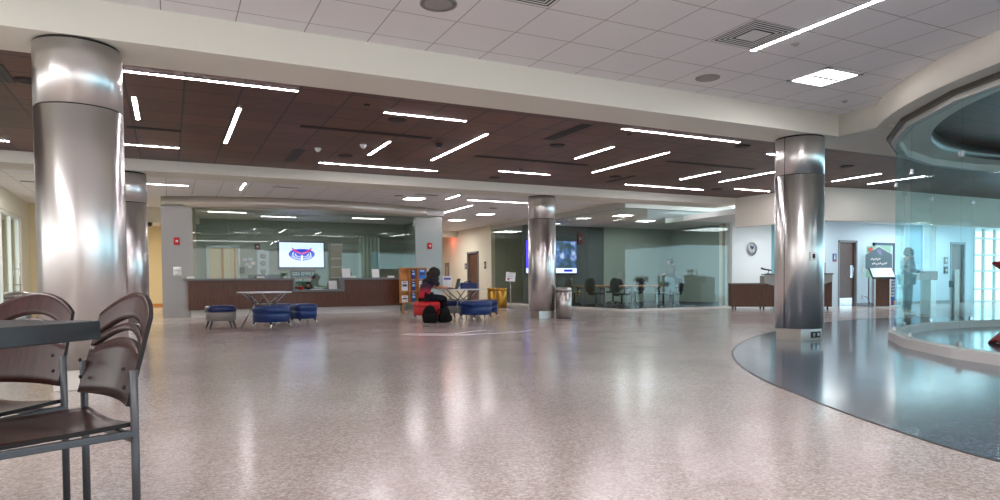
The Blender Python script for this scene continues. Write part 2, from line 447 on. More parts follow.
# round glass room ---------------------------------------------------
va = [111.0-13.3+13.3*k for k in range(-4, 9)]
va = [124.2+13.3*k for k in range(-7, 7)]
gv = [(WX+5.44*cos(R(a)), WY+5.44*sin(R(a))) for a in va]
def offs(r): return [(WX+r*cos(R(a)), WY+r*sin(R(a))) for a in va]
def band(r0, r1, z0, z1):
    a, b = offs(r0), offs(r1); mb = MB()
    return mb.prism(a + b[::-1], z0, z1)
struct('trim_4', band(5.36, 5.52, 0, .12), M_KERB)
struct('trim_5', band(5.40, 5.50, 2.87, 2.985), M_TRIM)
struct('trim_6', band(5.50, 5.56, 2.93, 2.985), M_BRONZE)
for i in range(len(gv)-1):
    a, b = Vector(gv[i]), Vector(gv[i+1]); d = (b-a).normalized(); n = Vector((-d.y, d.x))
    a2, b2 = a+d*.004, b-d*.004
    w = struct('window_%d' % (40+i), MB().prism([tuple(a2), tuple(b2), tuple(b2+n*.012), tuple(a2+n*.012)], .12, 2.87), G_ROOM)
    cl = MB()
    for z in (2.28, .16):
        p = b2-d*.02
        cl.prism([tuple(p-n*.012-d*.02), tuple(p-n*.012+d*.045), tuple(p+n*.024+d*.045), tuple(p+n*.024-d*.02)], z-.03, z+.03)
    cl.build('clamp', M_CHROME, w)

# entrance wall on the left: glass doors
for i, (a, b) in enumerate(((16.0, 18.0), (18.0, 20.0), (20.0, 21.1), (21.1, 22.2))):
    struct('window_%d' % (60+i), MB().box(-3.69, a+.02, .02, -3.675, b-.02, 2.74), G_CLEAR)
struct('trim_7', MB().box(-3.72, 16, 2.7, -3.64, 22.2, 2.8).box(-3.72, 22.14, 0, -3.64, 22.22, 2.7).box(-3.72, 19.97, 0, -3.64, 20.03, 2.7).box(-3.72, 21.07, 0, -3.64, 21.13, 2.7), M_WHITE)

struct('wall_outer_lobby', MB().box(-8.2, 12, 0, -8.05, 30, 3.4).box(-8.2, 29.8, 0, -3.7, 30, 3.4), M_GREENG)
struct('ceiling_outer_lobby', MB().box(-8.2, 12, 3.3, -3.75, 30, 3.4), M_WHITE)
t = thing('call_panel', 'dark wall panel seen through the entrance glass', 'panel', (-7.98, 26.2, 1.75))
MB().box(-.07, -.5, -.13, .02, .5, .13, bevel=.01).build('housing', M_BLACK, t); MB().box(-.02, -.42, -.08, -.005, .42, .08).build('screen', M_NAVY, t, loc=(.045, 0, 0))
# ================================================================== CEILING FIXTURES
def led(x0, y0, x1, y1, z, label, group, w=.047):
    L = math.hypot(x1-x0, y1-y0); rz = math.atan2(y1-y0, x1-x0)
    t = thing('light_strip', label, 'light', ((x0+x1)/2, (y0+y1)/2, z), rz, group)
    MB().box(-L/2, -w/2, -.006, L/2, w/2, .0, bevel=.002).build('diffuser', M_LED, t)
    MB().box(-L/2-.008, -w/2-.008, -.004, L/2+.008, -w/2, .03).box(-L/2-.008, w/2, -.004, L/2+.008, w/2+.008, .03).box(-L/2-.008, -w/2, -.004, -L/2, w/2, .03).box(L/2, -w/2, -.004, L/2+.008, w/2, .03).build('housing', M_TRIM, t)
GW = 'LED strips in the wood ceiling'
for a in [(-.39, 8.2, 1.41, 8.2, 'long LED strip along the cream beam, starting behind the big steel column with the chairs'),
          (-.34, 9.29, -.34, 10.5, 'stubby LED strip end-on beside the top of the big steel column'),
          (.86, 9.31, .86, 11.7, 'slanting LED strip between the big steel column and the white dome detectors'),
          (-1.0, 12.44, .19, 12.44, 'short LED strip ending behind the big steel column, by the rear beam'),
          (-3.4, 12.91, -2.22, 12.91, 'LED strip cut by the photo edge beyond the big steel column'),
          (2.62, 8.74, 3.81, 8.74, 'LED strip above the round dark speaker close to the cream beam'),
          (3.23, 10.5, 3.23, 11.77, 'short slanting LED strip between the two dome detectors and the blue-lensed detector'),
          (4.43, 9.36, 4.43, 11.77, 'long slanting LED strip next to the detector with a blue lens'),
          (2.58, 12.87, 4.96, 12.87, 'long LED strip by the rear beam above the counter screen'),
          (6.12, 12.36, 7.32, 12.36, 'LED strip in the wood ceiling just before the slim middle column'),
          (6.8, 9.36, 6.8, 10.55, 'shorter of the two parallel LED strips beyond the wide black slot diffuser'),
          (8.0, 9.36, 8.0, 11.74, 'longer of the two parallel LED strips beyond the wide black slot diffuser'),
          (6.12, 8.2, 8.5, 8.2, 'long LED strip along the cream beam ending at a round dark speaker'),
          (9.7, 12.87, 12.1, 12.87, 'long LED strip by the rear beam above the conference room corner'),
          (10.38, 10.56, 10.38, 11.76, 'short slanting LED strip between the conference room and the column with a wall box'),
          (11.5, 9.36, 11.5, 11.7, 'slanting LED strip running in behind the column with a wall box'),
          (12.7, 12.4, 13.9, 12.4, 'short LED strip at the far corner of the wood ceiling by the desk alcove'),
          (9.75, 8.74, 10.95, 8.74, 'LED strip tip peeking out from behind the column with a wall box'),
          (13.86, 9.36, 13.86, 10.55, 'slanting LED strip over the white bulkhead, beside the column with a wall box'),
          (15.1, 9.18, 15.1, 10.53, 'LED strip passing above the edge of the round glass room'),
          (16.3, 8.2, 18.7, 8.2, 'LED strip seen through the upper glass of the round room')]:
    led(*a[:4], 3.179, a[4], GW)
led(9.3, 3.3, 10.5, 4.0, 3.179, 'LED strip up inside the round opening of the glass room ceiling', GW)
GL = 'LED strips in the white lobby ceiling'
for a in [(-.78, 17.95, .46, 17.95, 'LED strip in the white tiles above the steel portal corner'),
          (1.66, 16.98, 1.66, 18.16, 'stubby LED strip in the white tiles above the portal fascia'),
          (7.19, 17.0, 7.19, 17.95, 'shorter slanting LED strip above the end of the steel portal'),
          (8.5, 19.1, 8.5, 21.6, 'longer slanting LED strip at the end of the steel portal'),
          (7.85, 17.9, 10.0, 17.9, 'LED strip in the white tiles ending at the slim middle column')]:
    led(*a[:4], 3.293, a[4], GL)
led(5.5, 5.14, 5.5, -2.5, 3.293, 'very long LED line in the white tiles beside the square slotted air vent', 'LED lines in the white tile ceiling')
def troffer(x, y, z, label, group, w=.56, d=.53):
    t = thing('ceiling_troffer', label, 'light', (x, y, z), 0, group)
    f = MB()
    for s in (-1, 1): f.box(s*w/2-.02, -d/2-.02, -.012, s*w/2+.02, d/2+.02, .01).box(-w/2-.02, s*d/2-.02, -.012, w/2+.02, s*d/2+.02, .01)
    f.build('frame', M_WHITE, t)
    MB().box(-w/2+.02, -d/2+.02, -.008, w/2-.02, d/2-.02, .005).build('diffuser', M_TROF, t)
    MB().box(-w/2+.04, -.03, -.014, w/2-.04, .03, -.009, bevel=.002).build('centre_basket', M_WHITE, t)
troffer(7.0, 5.44, 3.293, 'bright square ceiling light in the white tiles by the curved bulkhead', 'square ceiling lights')
for x, y, l in ((6.3, 18.2, 'square ceiling light over the end of the steel portal fascia'), (10.05, 21.4, 'square ceiling light along the cream hall wall near the entry glass'), (9.95, 23.8, 'square ceiling light deeper along the cream hall wall'),):
    troffer(x, y, 3.293, l, 'square ceiling lights')
for x, y, l in ((1.6, 21.6, 'ceiling light over the door inside the reception office'), (3.2, 22.5, 'ceiling light inside the reception office before the screen'), (6, 22, 'ceiling light inside the reception office by the curtain')):
    troffer(x, y, 3.059, l, 'reception office ceiling lights', 1.1, .2)
for x, y, l in ((13.6, 18.2, 'ceiling light over the conference table'), (15.6, 19.5, 'ceiling light over the back of the conference room')):
    troffer(x, y, 3.079, l, 'conference room ceiling lights')

def speaker(x, y, z, m, label, group, r=.11):
    t = thing('ceiling_speaker', label, 'speaker', (x, y, z), 0, group)
    MB().lathe([(r+.012, .0), (r+.012, -.008), (r, -.012), (r, -.002)], m, 28, cap=False).build('rim', m, t)
    MB().lathe([(.02, -.008), (r*.6, -.009), (r, -.007)], m, 28).build('grille', m, t)
GS = 'dark round speakers in the wood ceiling'
for x, y, l in ((2.9, 9.06, 'dark round speaker under the LED strip close to the cream beam'), (2.87, 12.0, 'dark round speaker by the two white dome detectors'), (5.86, 9.64, 'dark round speaker beside the wide black slot diffuser'),
                (8.8, 8.42, 'dark round speaker at the end of the long LED strip along the beam'), (8.77, 12.0, 'dark round speaker just past the longer parallel LED strip'), (6.42, 13.18, 'dark round speaker over the slim middle column'),
                (12.33, 12.63, 'dark round speaker between the rear beam LED strips by the alcove'), (12.3, 9.02, 'dark round speaker beyond the column with a wall box'), (-1.37, 9.02, 'dark round speaker half hidden by the big steel column')):
    speaker(x, y, 3.179, M_SPKD, l, GS, .12)
speaker(2.12, 5.43, 3.293, M_SPK, 'grey round speaker in the white tiles over the hall middle', 'grey round speakers in white tiles', .15)
speaker(5.75, 6.04, 3.293, M_SPK, 'grey round speaker in the white tiles by the beam', 'grey round speakers in white tiles', .13)
speaker(5.7, 17.73, 3.293, M_SPK, 'grey round speaker in the white tiles above the portal', 'grey round speakers in white tiles', .12)
speaker(9.45, 19.55, 3.293, M_SPK, 'grey round speaker in the white tiles beyond the portal end', 'grey round speakers in white tiles', .12)
# square four-way vents
def vent(x, y, label, w=.56):
    t = thing('ceiling_vent', label, 'vent', (x, y, 3.293), 0, 'square slotted ceiling vents')
    MB().box(-w/2, -w/2, -.004, w/2, w/2, .0).build('dark_backing', M_BLACK, t)
    for i, h in enumerate((.278, .24, .202, .164, .118)):
        f = MB(); b = .014
        if i == 4: f.box(-h, -h, -.010, h, h, -.006)
        else:
            f.box(-h, -h, -.008, h, -h+b, -.005).box(-h, h-b, -.008, h, h, -.005).box(-h, -h+b, -.008, -h+b, h-b, -.005).box(h-b, -h+b, -.008, h, h-b, -.005)
        f.build('louvre_ring' if i < 4 else 'centre_plate', M_WHITE, t)
vent(5.17, 4.81, 'square slotted air vent touching the end of the long LED line')
vent(2.73, 4.81, 'square slotted air vent cut off by the top edge of the picture')
def slot(x0, y0, x1, y1, z, w, label, slots=2):
    L = math.hypot(x1-x0, y1-y0); rz = math.atan2(y1-y0, x1-x0)
    t = thing('slot_diffuser', label, 'vent', ((x0+x1)/2, (y0+y1)/2, z), rz, 'black slot diffusers')
    f = MB().box(-L/2, -w/2, -.004, L/2, w/2, .0); f.build('dark_slot', M_BLACK, t)
    f = MB()
    for i in range(slots+1):
        y = -w/2+w*i/slots; f.box(-L/2-.01, y-.006, -.007, L/2+.01, y+.006, -.003)
    f.build('blade_frame', M_SPKD if z < 3.2 else M_WHITE, t)
slot(5.5, 8.2, 5.5, 9.3, 3.179, .17, 'wide black slot diffuser in the wood ceiling beside a round speaker', 3)
slot(2.04, 11.75, 2.04, 12.9, 3.179, .17, 'wide black slot diffuser by the dome detectors, glinting blue', 3)
slot(1.75, 10.0, 3.75, 10.0, 3.179, .10, 'thin black slot above the two white dome detectors')
slot(5.0, 11.05, 7.4, 11.05, 3.179, .10, 'thin black slot running over the middle of the wood ceiling')
slot(8.55, 10.06, 10.85, 10.06, 3.179, .10, 'thin black slot in the wood ceiling before the column with a wall box')
slot(-.5, 11.05, .19, 11.05, 3.179, .10, 'thin black slot between two LED strips beside the big steel column')
slot(9.1, 11.73, 9.1, 12.75, 3.179, .10, 'thin slanting black slot above the conference room corner')
slot(-1.57, 8.5, -1.57, 9.2, 3.179, .14, 'black slot diffuser cut by the photo edge beyond the big steel column')
slot(2.33, 17.3, 2.94, 17.3, 3.293, .16, 'dark slot vent in the white tiles above the reception screen')
slot(6.03, 17.28, 6.67, 17.28, 3.293, .16, 'dark slot vent in the white tiles beside the square light over the portal')
slot(-3.0, 18.6, -2.5, 18.6, 3.293, .16, 'dark slot vent in the white tiles over the glass entrance')
def dome(x, y, z, m, label, cat='detector', r=.05, name='smoke_detector', lens=None, fl=1.):
    t = thing(name, label, cat, (x, y, z), 0)
    MB().lathe([(r*1.15, 0), (r*1.15, -.015*fl), (r, -.03*fl), (r*.7, -.055*fl), (r*.3, -.066*fl)], m, 20).build('body', m, t)
    MB().ball((0, 0, -.066*fl), r*.32, lens or M_SPK, (1, 1, .6)).build('sensor', None, t)
dome(2.29, 11.5, 3.179, M_WHITE, 'white dome detector closer to the black slot diffuser')
dome(2.91, 10.91, 3.179, M_WHITE, 'white dome detector by the short slanting LED strip')
dome(4.02, 10.33, 3.179, M_BLACK, 'black detector with a pale blue lens in the wood ceiling', lens=mat('blue_lens', (190, 205, 255), .2))
for x, y, z, l in ((2.31, 8.47, 3.179, 'dark sprinkler cap near the beam above the speaker'), (6.42, 11.98, 3.179, 'dark sprinkler cap beside the LED strip before the slim column'), (6.45, 8.46, 3.179, 'dark sprinkler cap under the long LED strip by the beam'),
                   (11.31, 10.83, 3.179, 'pale sprinkler cap between the strips before the column with a wall box'), (5.75, 4.81, 3.293, 'small sprinkler cap in the white tiles beside the long LED line'), (8.19, 6.05, 3.293, 'small sprinkler cap in the white tiles at the bulkhead corner')):
    dome(x, y, z, M_SPKD if z < 3.2 else M_SPK, l, 'sprinkler', .035, 'sprinkler_cap', None, .3)
dome(20.2, 13.2, 2.75, M_DOWN, 'glowing round downlight in the alcove ceiling above the far door', 'light', .1, 'ceiling_downlight', M_DOWN, .15)
dome(23.3, 13.9, 2.75, M_DOWN, 'glowing round downlight over the recess behind the round glass room', 'light', .1, 'ceiling_downlight', M_DOWN, .15)

# ================================================================== COLUMNS
def column(x, y, label, seam=1.33, r=.338):
    t = thing('steel_column', label, 'column', (x, y, 0), 0, None, 'thing')
    H, zb = 2.98, .185
    zs = 2.42
    MB().lathe([(r, zb), (r, zs-.006)], M_STEEL, 96).build('lower_sleeve', None, t)
    MB().lathe([(r-.012, zs-.01), (r-.012, zs+.01)], M_SEAM, 64).build('seam_band', None, t)
    MB().lathe([(r, zs+.006), (r, H-.025)], M_STEEL, 96).build('upper_sleeve', None, t)
    MB().lathe([(r-.015, H-.03), (r-.015, H-.002)], M_SEAM, 64).build('top_gap', None, t)
    a = .22
    MB().box(-a, -a, 0, a, a, zb+.02, bevel=.004).build('base', M_BASE, t)
    ang = R(seam)
    MB().box(-.004, -.004, zb, .004, .004, H-.03).build('vertical_seam', M_SEAM, t, loc=((r-.001)*cos(ang), (r-.001)*sin(ang), 0))
    return t
column(-.678, 6.93, 'big steel column standing right behind the two dark chairs', 60)
column(-.68, 14.3, 'steel column half hidden behind the big one, beside the portal', 60)
cm = column(8.24, 14.3, 'slim-looking steel column beside the waste bin, before the entry glass', 100)
cr = column(8.39, 6.93, 'steel column with a small wall box, standing on the slate floor', 184)
t = thing('wall_switch_box', 'small white switch box on the column standing on slate floor', 'switch', (8.39+.338*cos(R(252)), 6.93+.338*sin(R(252)), 1.235), R(252))
MB().box(-.004, -.05, -.06, .02, .05, .06, M_PAPER, .004).build('plate', None, t)
MB().box(.02, -.018, -.03, .03, .018, .03, M_BLACK, .002).build('toggle', None, t)
t = thing('outlet_plate', 'dark power outlet set in the base of the column on slate floor', 'outlet', (8.39+.08, 6.93-.221, .09))
MB().box(-.09, -.006, -.045, .11, .002, .045, M_BLACK, .003).build('plate', None, t)
MB().box(-.06, -.012, -.025, -.01, -.005, .025, M_CHROME).box(.03, -.012, -.025, .08, -.005, .025, M_CHROME).build('socket', None, t)
t = thing('outlet_plate', 'white power outlet on the base of the big column behind chairs', 'outlet', (-.678+.17, 6.93-.221, .09))
MB().box(-.03, -.008, -.05, .03, .002, .05, M_PAPER, .002).build('plate', None, t)
MB().box(-.012, -.03, -.03, .012, -.008, -.005, M_WHITE).build('plug', None, t)

# ================================================================== RECEPTION
t = thing('reception_counter', 'long walnut reception counter with grey top and a lowered middle, before the tinted glass', 'counter', (0, 19.87, 0))
b = MB(); b.box(.45, 0, .2, 3.22, .24, 1.0); b.box(3.22, 0, .2, 4.62, .24, .66); b.box(4.62, 0, .2, 6.46, .24, 1.0)
b.build('front_panel', M_WALNUT, t)
MB().box(.52, .06, 0, 6.4, .24, .2).build('kick_base', M_KERB, t)
MB().box(.34, -.06, 1.0, 3.24, .24, 1.055, bevel=.006).box(.62, .24, 1.0, 3.24, .5, 1.055).build('countertop', M_GREYTOP, t)
MB().box(4.6, -.06, 1.0, 6.5, .5, 1.055, bevel=.006).build('countertop', M_GREYTOP, t)
MB().box(3.18, -.06, .66, 4.66, .55, .715, bevel=.006).build('lowered_top', M_GREYTOP, t)
MB().box(3.18, -.05, .715, 3.235, .5, 1.0).build('upright_end', M_GREYTOP, t)
MB().box(4.605, -.05, .715, 4.66, .5, 1.0).build('upright_end', M_GREYTOP, t)

def card(x, y, z, label, w=.22, d=.1, h=.06, group='card holders along the counter'):
    c = thing('card_holder', label, 'holder', (x, y, z), 0, group)
    MB().box(-w/2, -d/2, 0, w/2, d/2, h*.5, bevel=.004).build('tray', M_CREAM, c)
    MB().box(-w/2+.01, -d/2+.02, h*.5, w/2-.01, d/2-.01, h).build('card_stack', M_PAPER, c)
card(.52, 19.95, 1.055, 'white card holder on the counter end by the steel panel', .2)
card(2.32, 19.95, 1.055, 'white card holder on the counter below the tall circle poster')
card(4.95, 19.95, 1.055, 'white card holder on the counter beside the narrower paper stand', .2)
card(6.12, 19.95, 1.055, 'white card holder on the counter end by the brochure rack', .22)
def stand(x, y, z, label, w, h):
    c = thing('paper_stand', label, 'stand', (x, y, z), 0, 'upright paper stands on the counter')
    MB().box(-w/2, -.04, 0, w/2, .06, .012).build('foot_plate', M_CHROME, c)
    q = MB().quad([(-w/2, -.02, .012), (w/2, -.02, .012), (w/2, .05, h), (-w/2, .05, h)], M_PAPER); q.quad([(w/2, -.015, .012), (-w/2, -.015, .012), (-w/2, .055, h), (w/2, .055, h)], M_PAPER)
    q.build('sheet', None, c)
stand(4.76, 20.0, 1.055, 'white paper stand at the corner of the raised counter and lowered middle', .25, .28)
stand(5.66, 20.0, 1.055, 'white paper stand between the card holders on the raised counter', .22, .27)
stand(4.38, 20.1, .715, 'white paper stand on the lowered counter middle', .24, .26)
t = thing('desk_phone', 'black desk phone beside the white paper stand on the counter', 'phone', (4.98, 20.1, 1.055))
MB().box(-.08, -.06, 0, .08, .07, .05, bevel=.01).build('body', M_BLACK, t); MB().box(-.1, -.07, .05, -.05, .08, .16, bevel=.015).build('handset', M_BLACK, t)
t = thing('potted_plant', 'small leafy plant in a red pot on the lowered counter', 'plant', (3.43, 20.0, .715))
MB().lathe([(.07, 0), (.1, .09), (.105, .1), (.09, .1)], mat('pot_red', (196, 52, 40), .5), 20).build('pot', None, t)
f = MB(); random.seed(3)
for i in range(26):
    a = random.uniform(0, 2*pi); r = random.uniform(.03, .13); z = random.uniform(.12, .24)
    f.ball((r*cos(a), r*sin(a), z), .04, M_PLANT, (1, .6, .35), 8, 5)
f.build('leaves', None, t)
t = thing('potted_plant', 'small trailing plant on the counter below the lit owl screen', 'plant', (3.0, 20.1, 1.055))
MB().lathe([(.04, 0), (.055, .05), (.05, .05)], M_PAPER, 16).build('pot', None, t)
f = MB()
for i in range(14):
    a = random.uniform(0, 2*pi); r = random.uniform(.02, .12); f.ball((r*cos(a), r*sin(a)*.5, random.uniform(.06, .14)), .03, M_PLANT, (1.2, .6, .4), 8, 5)
f.build('leaves', None, t)
t = thing('wreath', 'dark round wreath leaning behind the red pot on the counter', 'wreath', (3.66, 20.08, .715))
w = MB()
for i in range(18):
    a = 2*pi*i/18; w.ball((.085*cos(a), .01*sin(3*a), .12+.085*sin(a)), .034, M_BLACK, u=8, v=6)
w.build('ring', None, t)
MB().ball((0, .0, .12), .045, M_TAB, (1, .4, 1), 10, 8).build('centre', None, t)
t = thing('paper_pile', 'loose white papers on the lowered counter beside the pot', 'papers', (3.86, 19.98, .715))
MB().box(-.16, -.1, 0, .16, .1, .012).box(-.1, -.06, .012, .2, .11, .02).build('sheets', M_PAPER, t)

# screen with the owl-head emblem
t = thing('wall_screen', 'large lit screen with a blue and red owl emblem, inside reception', 'screen', (4.15, 23.98, 1.895))
MB().box(-.79, -.07, -.46, .79, .02, .46, bevel=.008).build('bezel', mat('violet_bezel', (42, 30, 120), .3), t)
MB().box(-.75, -.076, -.425, .75, -.068, .425).build('lit_panel', mat('screen_white', (222, 232, 255), .3, emit=.72, ecol=(214, 226, 255)), t)
E_BLUE = mat('screen_blue', (20, 40, 190), .4, emit=.75, ecol=(24, 40, 190)); E_RED = mat('screen_red', (230, 30, 80), .4, emit=.8, ecol=(232, 34, 84)); E_WHT = mat('screen_mark_white', (235, 240, 255), .4, emit=1.0, ecol=(225, 234, 255))
def xz(mb, pts, y, m, th=.003):
    n = len(pts); a = [mb.bm.verts.new((x, y, z)) for x, z in pts]
    area = sum(pts[i][0]*pts[(i+1) % n][1]-pts[(i+1) % n][0]*pts[i][1] for i in range(n))
    if area < 0: a.reverse()
    f = mb.bm.faces.new(a); mb._tag([f], m); return mb
e = MB()
xz(e, [(.385*cos(a), .175*sin(a)+(.02*abs(cos(a))))for a in [2*pi*i/48 for i in range(48)]], -.079, E_BLUE)
for s in (-1, 1):
    xz(e, [(s*.30, .22), (s*.27, .14), (s*.02, .0), (0, .05), (s*.10, .10)], -.081, E_BLUE)
    xz(e, [(s*.275, .19), (s*.25, .125), (s*.015, .01), (s*.015, .055), (s*.12, .10)], -.083, E_RED)
    for r, a0, a1, w in ((.31, 200, 300, .022), (.25, 150, 265, .02), (.17, 170, 300, .024)):
        o = [(s*-.0 + s*(.05) + s*-1*r*cos(R(a))*.9, .02+r*.5*sin(R(a))) for a in range(a0, a1+1, 10)]
        q = [(s*.05 + s*-1*(r-w)*cos(R(a))*.9, .02+(r-w)*.5*sin(R(a))) for a in range(a0, a1+1, 10)]
        xz(e, o+q[::-1], -.0835, E_WHT)
xz(e, [(-.03, -.02), (.03, -.02), (.022, -.13), (0, -.2), (-.022, -.13)], -.084, E_WHT)
e.build('owl_emblem', None, t).scale = (1.15, 1, 1.15)
t = thing('desk_sign', 'navy desk sign with red edges reading GO OWLS below the screen', 'sign', (4.02, 23.0, 1.22))
MB().box(-.4, -.02, -.16, .4, .02, .16, bevel=.004).build('board', mat('sign_navy', (22, 30, 62), .4), t)
MB().box(-.4, -.024, .13, .4, -.019, .16).box(-.4, -.024, -.16, .4, -.019, -.13).build('red_edge', M_ALARM, t)
text('lettering', 'GO OWLS', .15, M_PAPER, t, (0, -.022, 0))
MB().box(-.3, -.03, -.48, .3, .05, -.44).tube([(0, .015, -.46), (0, .015, -.1)], .025).build('foot_stand', M_BLACK, t)
t = thing('office_desk', 'grey office desk behind the counter glass, below the screen', 'desk', (4.0, 22.95, 0))
MB().box(-1.6, -.35, .70, 1.6, .35, .74, bevel=.004).build('desk_top', M_GREYTOP, t)
for sx in (-1.55, 1.55): MB().box(sx-.03, -.32, 0, sx+.03, .32, .70).build('side_panel', M_GREYTOP, t)
# things on the office back wall and inside
t = thing('cream_door', 'cream double door with pale frame inside the reception office', 'door', (1.62, 23.98, 0), kind='thing')
MB().box(-.52, -.05, 0, -.44, .02, 2.16).box(.44, -.05, 0, .52, .02, 2.16).box(-.52, -.05, 2.1, .52, .02, 2.18).build('frame', M_COOL, t)
MB().box(-.44, -.02, 0, -.01, .02, 2.1, bevel=.006).build('leaf', M_YELLOW, t)
MB().box(.01, -.02, 0, .44, .02, 2.1, bevel=.006).build('leaf', M_YELLOW, t)
for x in (-.04, .36): MB().box(x-.03, -.035, 0, x+.03, -.02, 2.1).build('stile', M_OAK, t)
t = thing('circle_poster', 'tall pale poster with grey circles beside the red alarm in the office', 'poster', (2.88, 23.98, 1.58))
MB().box(-.2, -.015, -.62, .2, .015, .46).build('sheet', mat('poster_blue', (196, 212, 230), .6), t)
for z in (-.26, .03, .27): MB().lathe([(.02, 0), (.10, 0), (.10, .004), (.05, .006)], M_SPK, 20).build('printed_circle', None, t, loc=(0, -.016, z)).rotation_euler = (pi/2, 0, 0)
MB().box(-.2, -.017, -.62, .2, -.014, -.4).build('blue_band', mat('poster_band', (40, 96, 180), .5), t)
t = thing('fire_alarm', 'dark red fire alarm on the office wall above the poster', 'alarm', (2.7, 23.98, 2.16))
MB().box(-.08, -.05, -.1, .08, .02, .1, bevel=.012).build('body', mat('dim_red', (110, 18, 30), .4), t); MB().box(-.03, -.06, -.02, .03, -.05, .02).build('strobe', M_PAPER, t)
t = thing('notice_collage', 'pinned collage of pale photos on the office wall by the door', 'notice', (2.42, 23.98, 1.62))
MB().box(-.22, -.012, -.2, .22, .015, .2).build('backing', mat('backing_grey', (150, 156, 150), .7), t)
for i, (x, z) in enumerate(((-.12, .1), (.05, .12), (.13, -.02), (-.06, -.06), (.03, -.14))):
    MB().box(x-.07, -.018, z-.05, x+.07, -.012, z+.05).build('photo', mat('photo_tone_%d' % (i % 3), [(206, 190, 214), (188, 206, 220), (220, 210, 200)][i % 3], .6), t)
t = thing('wall_phone', 'black wall phone under the pinned collage in the office', 'phone', (2.2, 23.98, 1.36))
MB().box(-.08, -.06, -.1, .08, .02, .1, bevel=.015).build('body', M_BLACK, t); MB().box(-.07, -.1, -.1, -.02, -.055, .1, bevel=.01).build('handset', M_BLACK, t)
for x, l in ((2.55, 'dark office monitor at the foot of the circle poster'), (3.15, 'dark office monitor between the circle poster and the owl screen')):
    t = thing('monitor', l, 'monitor', (x, 22.9, .74), 0, 'monitors on the office desk')
    MB().box(-.27, -.02, .16, .27, .02, .46, bevel=.006).build('screen', mat('monitor_navy', (22, 34, 62), .3), t)
    MB().box(-.12, -.08, 0, .12, .08, .015).tube([(0, .03, .01), (0, .02, .3)], .02).build('foot', M_BLACK, t)
t = thing('side_window', 'beige side panel with white bars right of the owl screen', 'window', (5.36, 23.98, 1.68), kind='thing')
t['label'] = 'beige panel with white bars beside the owl screen'  # plain beige sheet with white bars across it
MB().box(-.2, -.02, -.6, .2, .02, .62).build('pane', mat('beige_panel', (196, 184, 170), .4), t)
for z in (-.58, -.2, .1, .6): MB().box(-.2, -.035, z-.025, .2, -.02, z+.025).build('bar', M_WHITE, t)
t = thing('reflections', 'pale upright bands shaped as curtain in the office beyond the white paper stand', 'reflections', (6.5, 23.85, 0))  # pleated sheet and rail modelled for pale reflections in the glass
b = MB(); pts = [(x*.02-.4, .04*sin(x*.9)) for x in range(41)]
b.strip(pts, .05, 2.55, .01); b.build('upright_sheet', mat('pale_reflections', (170, 186, 174), .8), t)
MB().tube([(-.5, 0, 2.58), (.5, 0, 2.58)], .015).build('added_rail', M_CHROME, t)
t = thing('teal_light_sheet', 'pale teal upright sheet coloured as light inside reception behind the raised counter', 'screen', (6.0, 21.2, 0))  # teal sheet coloured to stand in for a vertical light
MB().box(-.03, -.25, .1, .03, .25, 1.9).build('pane', M_TEAL, t); MB().box(-.06, -.3, 0, .06, .3, .1).build('base', M_CHROME, t)
# devices on the steel portal panels
def alarm(x, y, z, label):
    t = thing('fire_alarm', label, 'alarm', (x, y, z))
    MB().box(-.075, -.045, -.1, .075, .0, .1, bevel=.012).build('body', M_ALARM, t)
    MB().box(-.03, -.06, -.025, .03, -.045, .03, bevel=.004).build('strobe', M_PAPER, t)
alarm(.205, 20.12, 2.07, 'red fire alarm on the steel panel beside the yellow corridor')
alarm(7.58, 20.42, 2.08, 'red fire alarm on the steel panel above the seated person')
t = thing('wall_phone', 'white two-piece intercom on the steel panel under the red alarm', 'intercom', (.2, 20.12, 1.26))
MB().box(-.1, -.02, -.12, .1, 0, .12, bevel=.01).build('plate', M_PAPER, t); MB().box(-.07, -.06, .02, .07, -.02, .1, bevel=.01).box(-.05, -.05, -.09, .05, -.02, -.02, bevel=.01).build('button_block', M_WHITE, t)

# brochure rack ------------------------------------------------------
RX, RY = 6.62, 19.3
t = thing('brochure_rack', 'honey oak brochure rack with nine pockets at the counter end', 'rack', (RX, RY, 0))
W, Z0, Z1 = .84, .30, 1.34
MB().box(-W/2, .05, Z0, W/2, .07, Z1).build('back_board', M_OAK, t)
for i in range(4): MB().box(-W/2+i*W/3-.012, -.05, Z0, -W/2+i*W/3+.012, .05, Z1).build('divider', M_OAK, t)
for i in range(4):
    z = Z0+i*(Z1-Z0)/3
    MB().box(-W/2-.012, -.07, z-.012, W/2+.012, .06, z+.012).build('shelf', M_OAK, t)
for s in (-1, 1):
    MB().box(s*.30-.022, .03, .03, s*.30+.022, .075, Z0).build('leg', M_OAK, t)
    MB().box(s*.30-.03, -.17, 0, s*.30+.03, .22, .035, bevel=.008).build('foot', M_OAK, t)
bro = [(1, 2, (30, 44, 110), 'slim navy brochure in the top row of the oak rack'), (2, 2, (30, 110, 200), 'wide bright blue brochure in the top row of the oak rack'),
       (0, 1, (226, 224, 232), 'white photo brochure in the middle row at the post side of the oak rack'), (1, 1, (34, 50, 118), 'navy brochure in the middle pocket of the oak rack'), (2, 1, (222, 220, 226), 'white brochure partly behind the seated person, in the oak rack'),
       (0, 0, (220, 216, 214), 'small white brochure in the lowest row of the oak rack'), (1, 0, (34, 50, 112), 'navy brochure in the lowest row of the oak rack')]
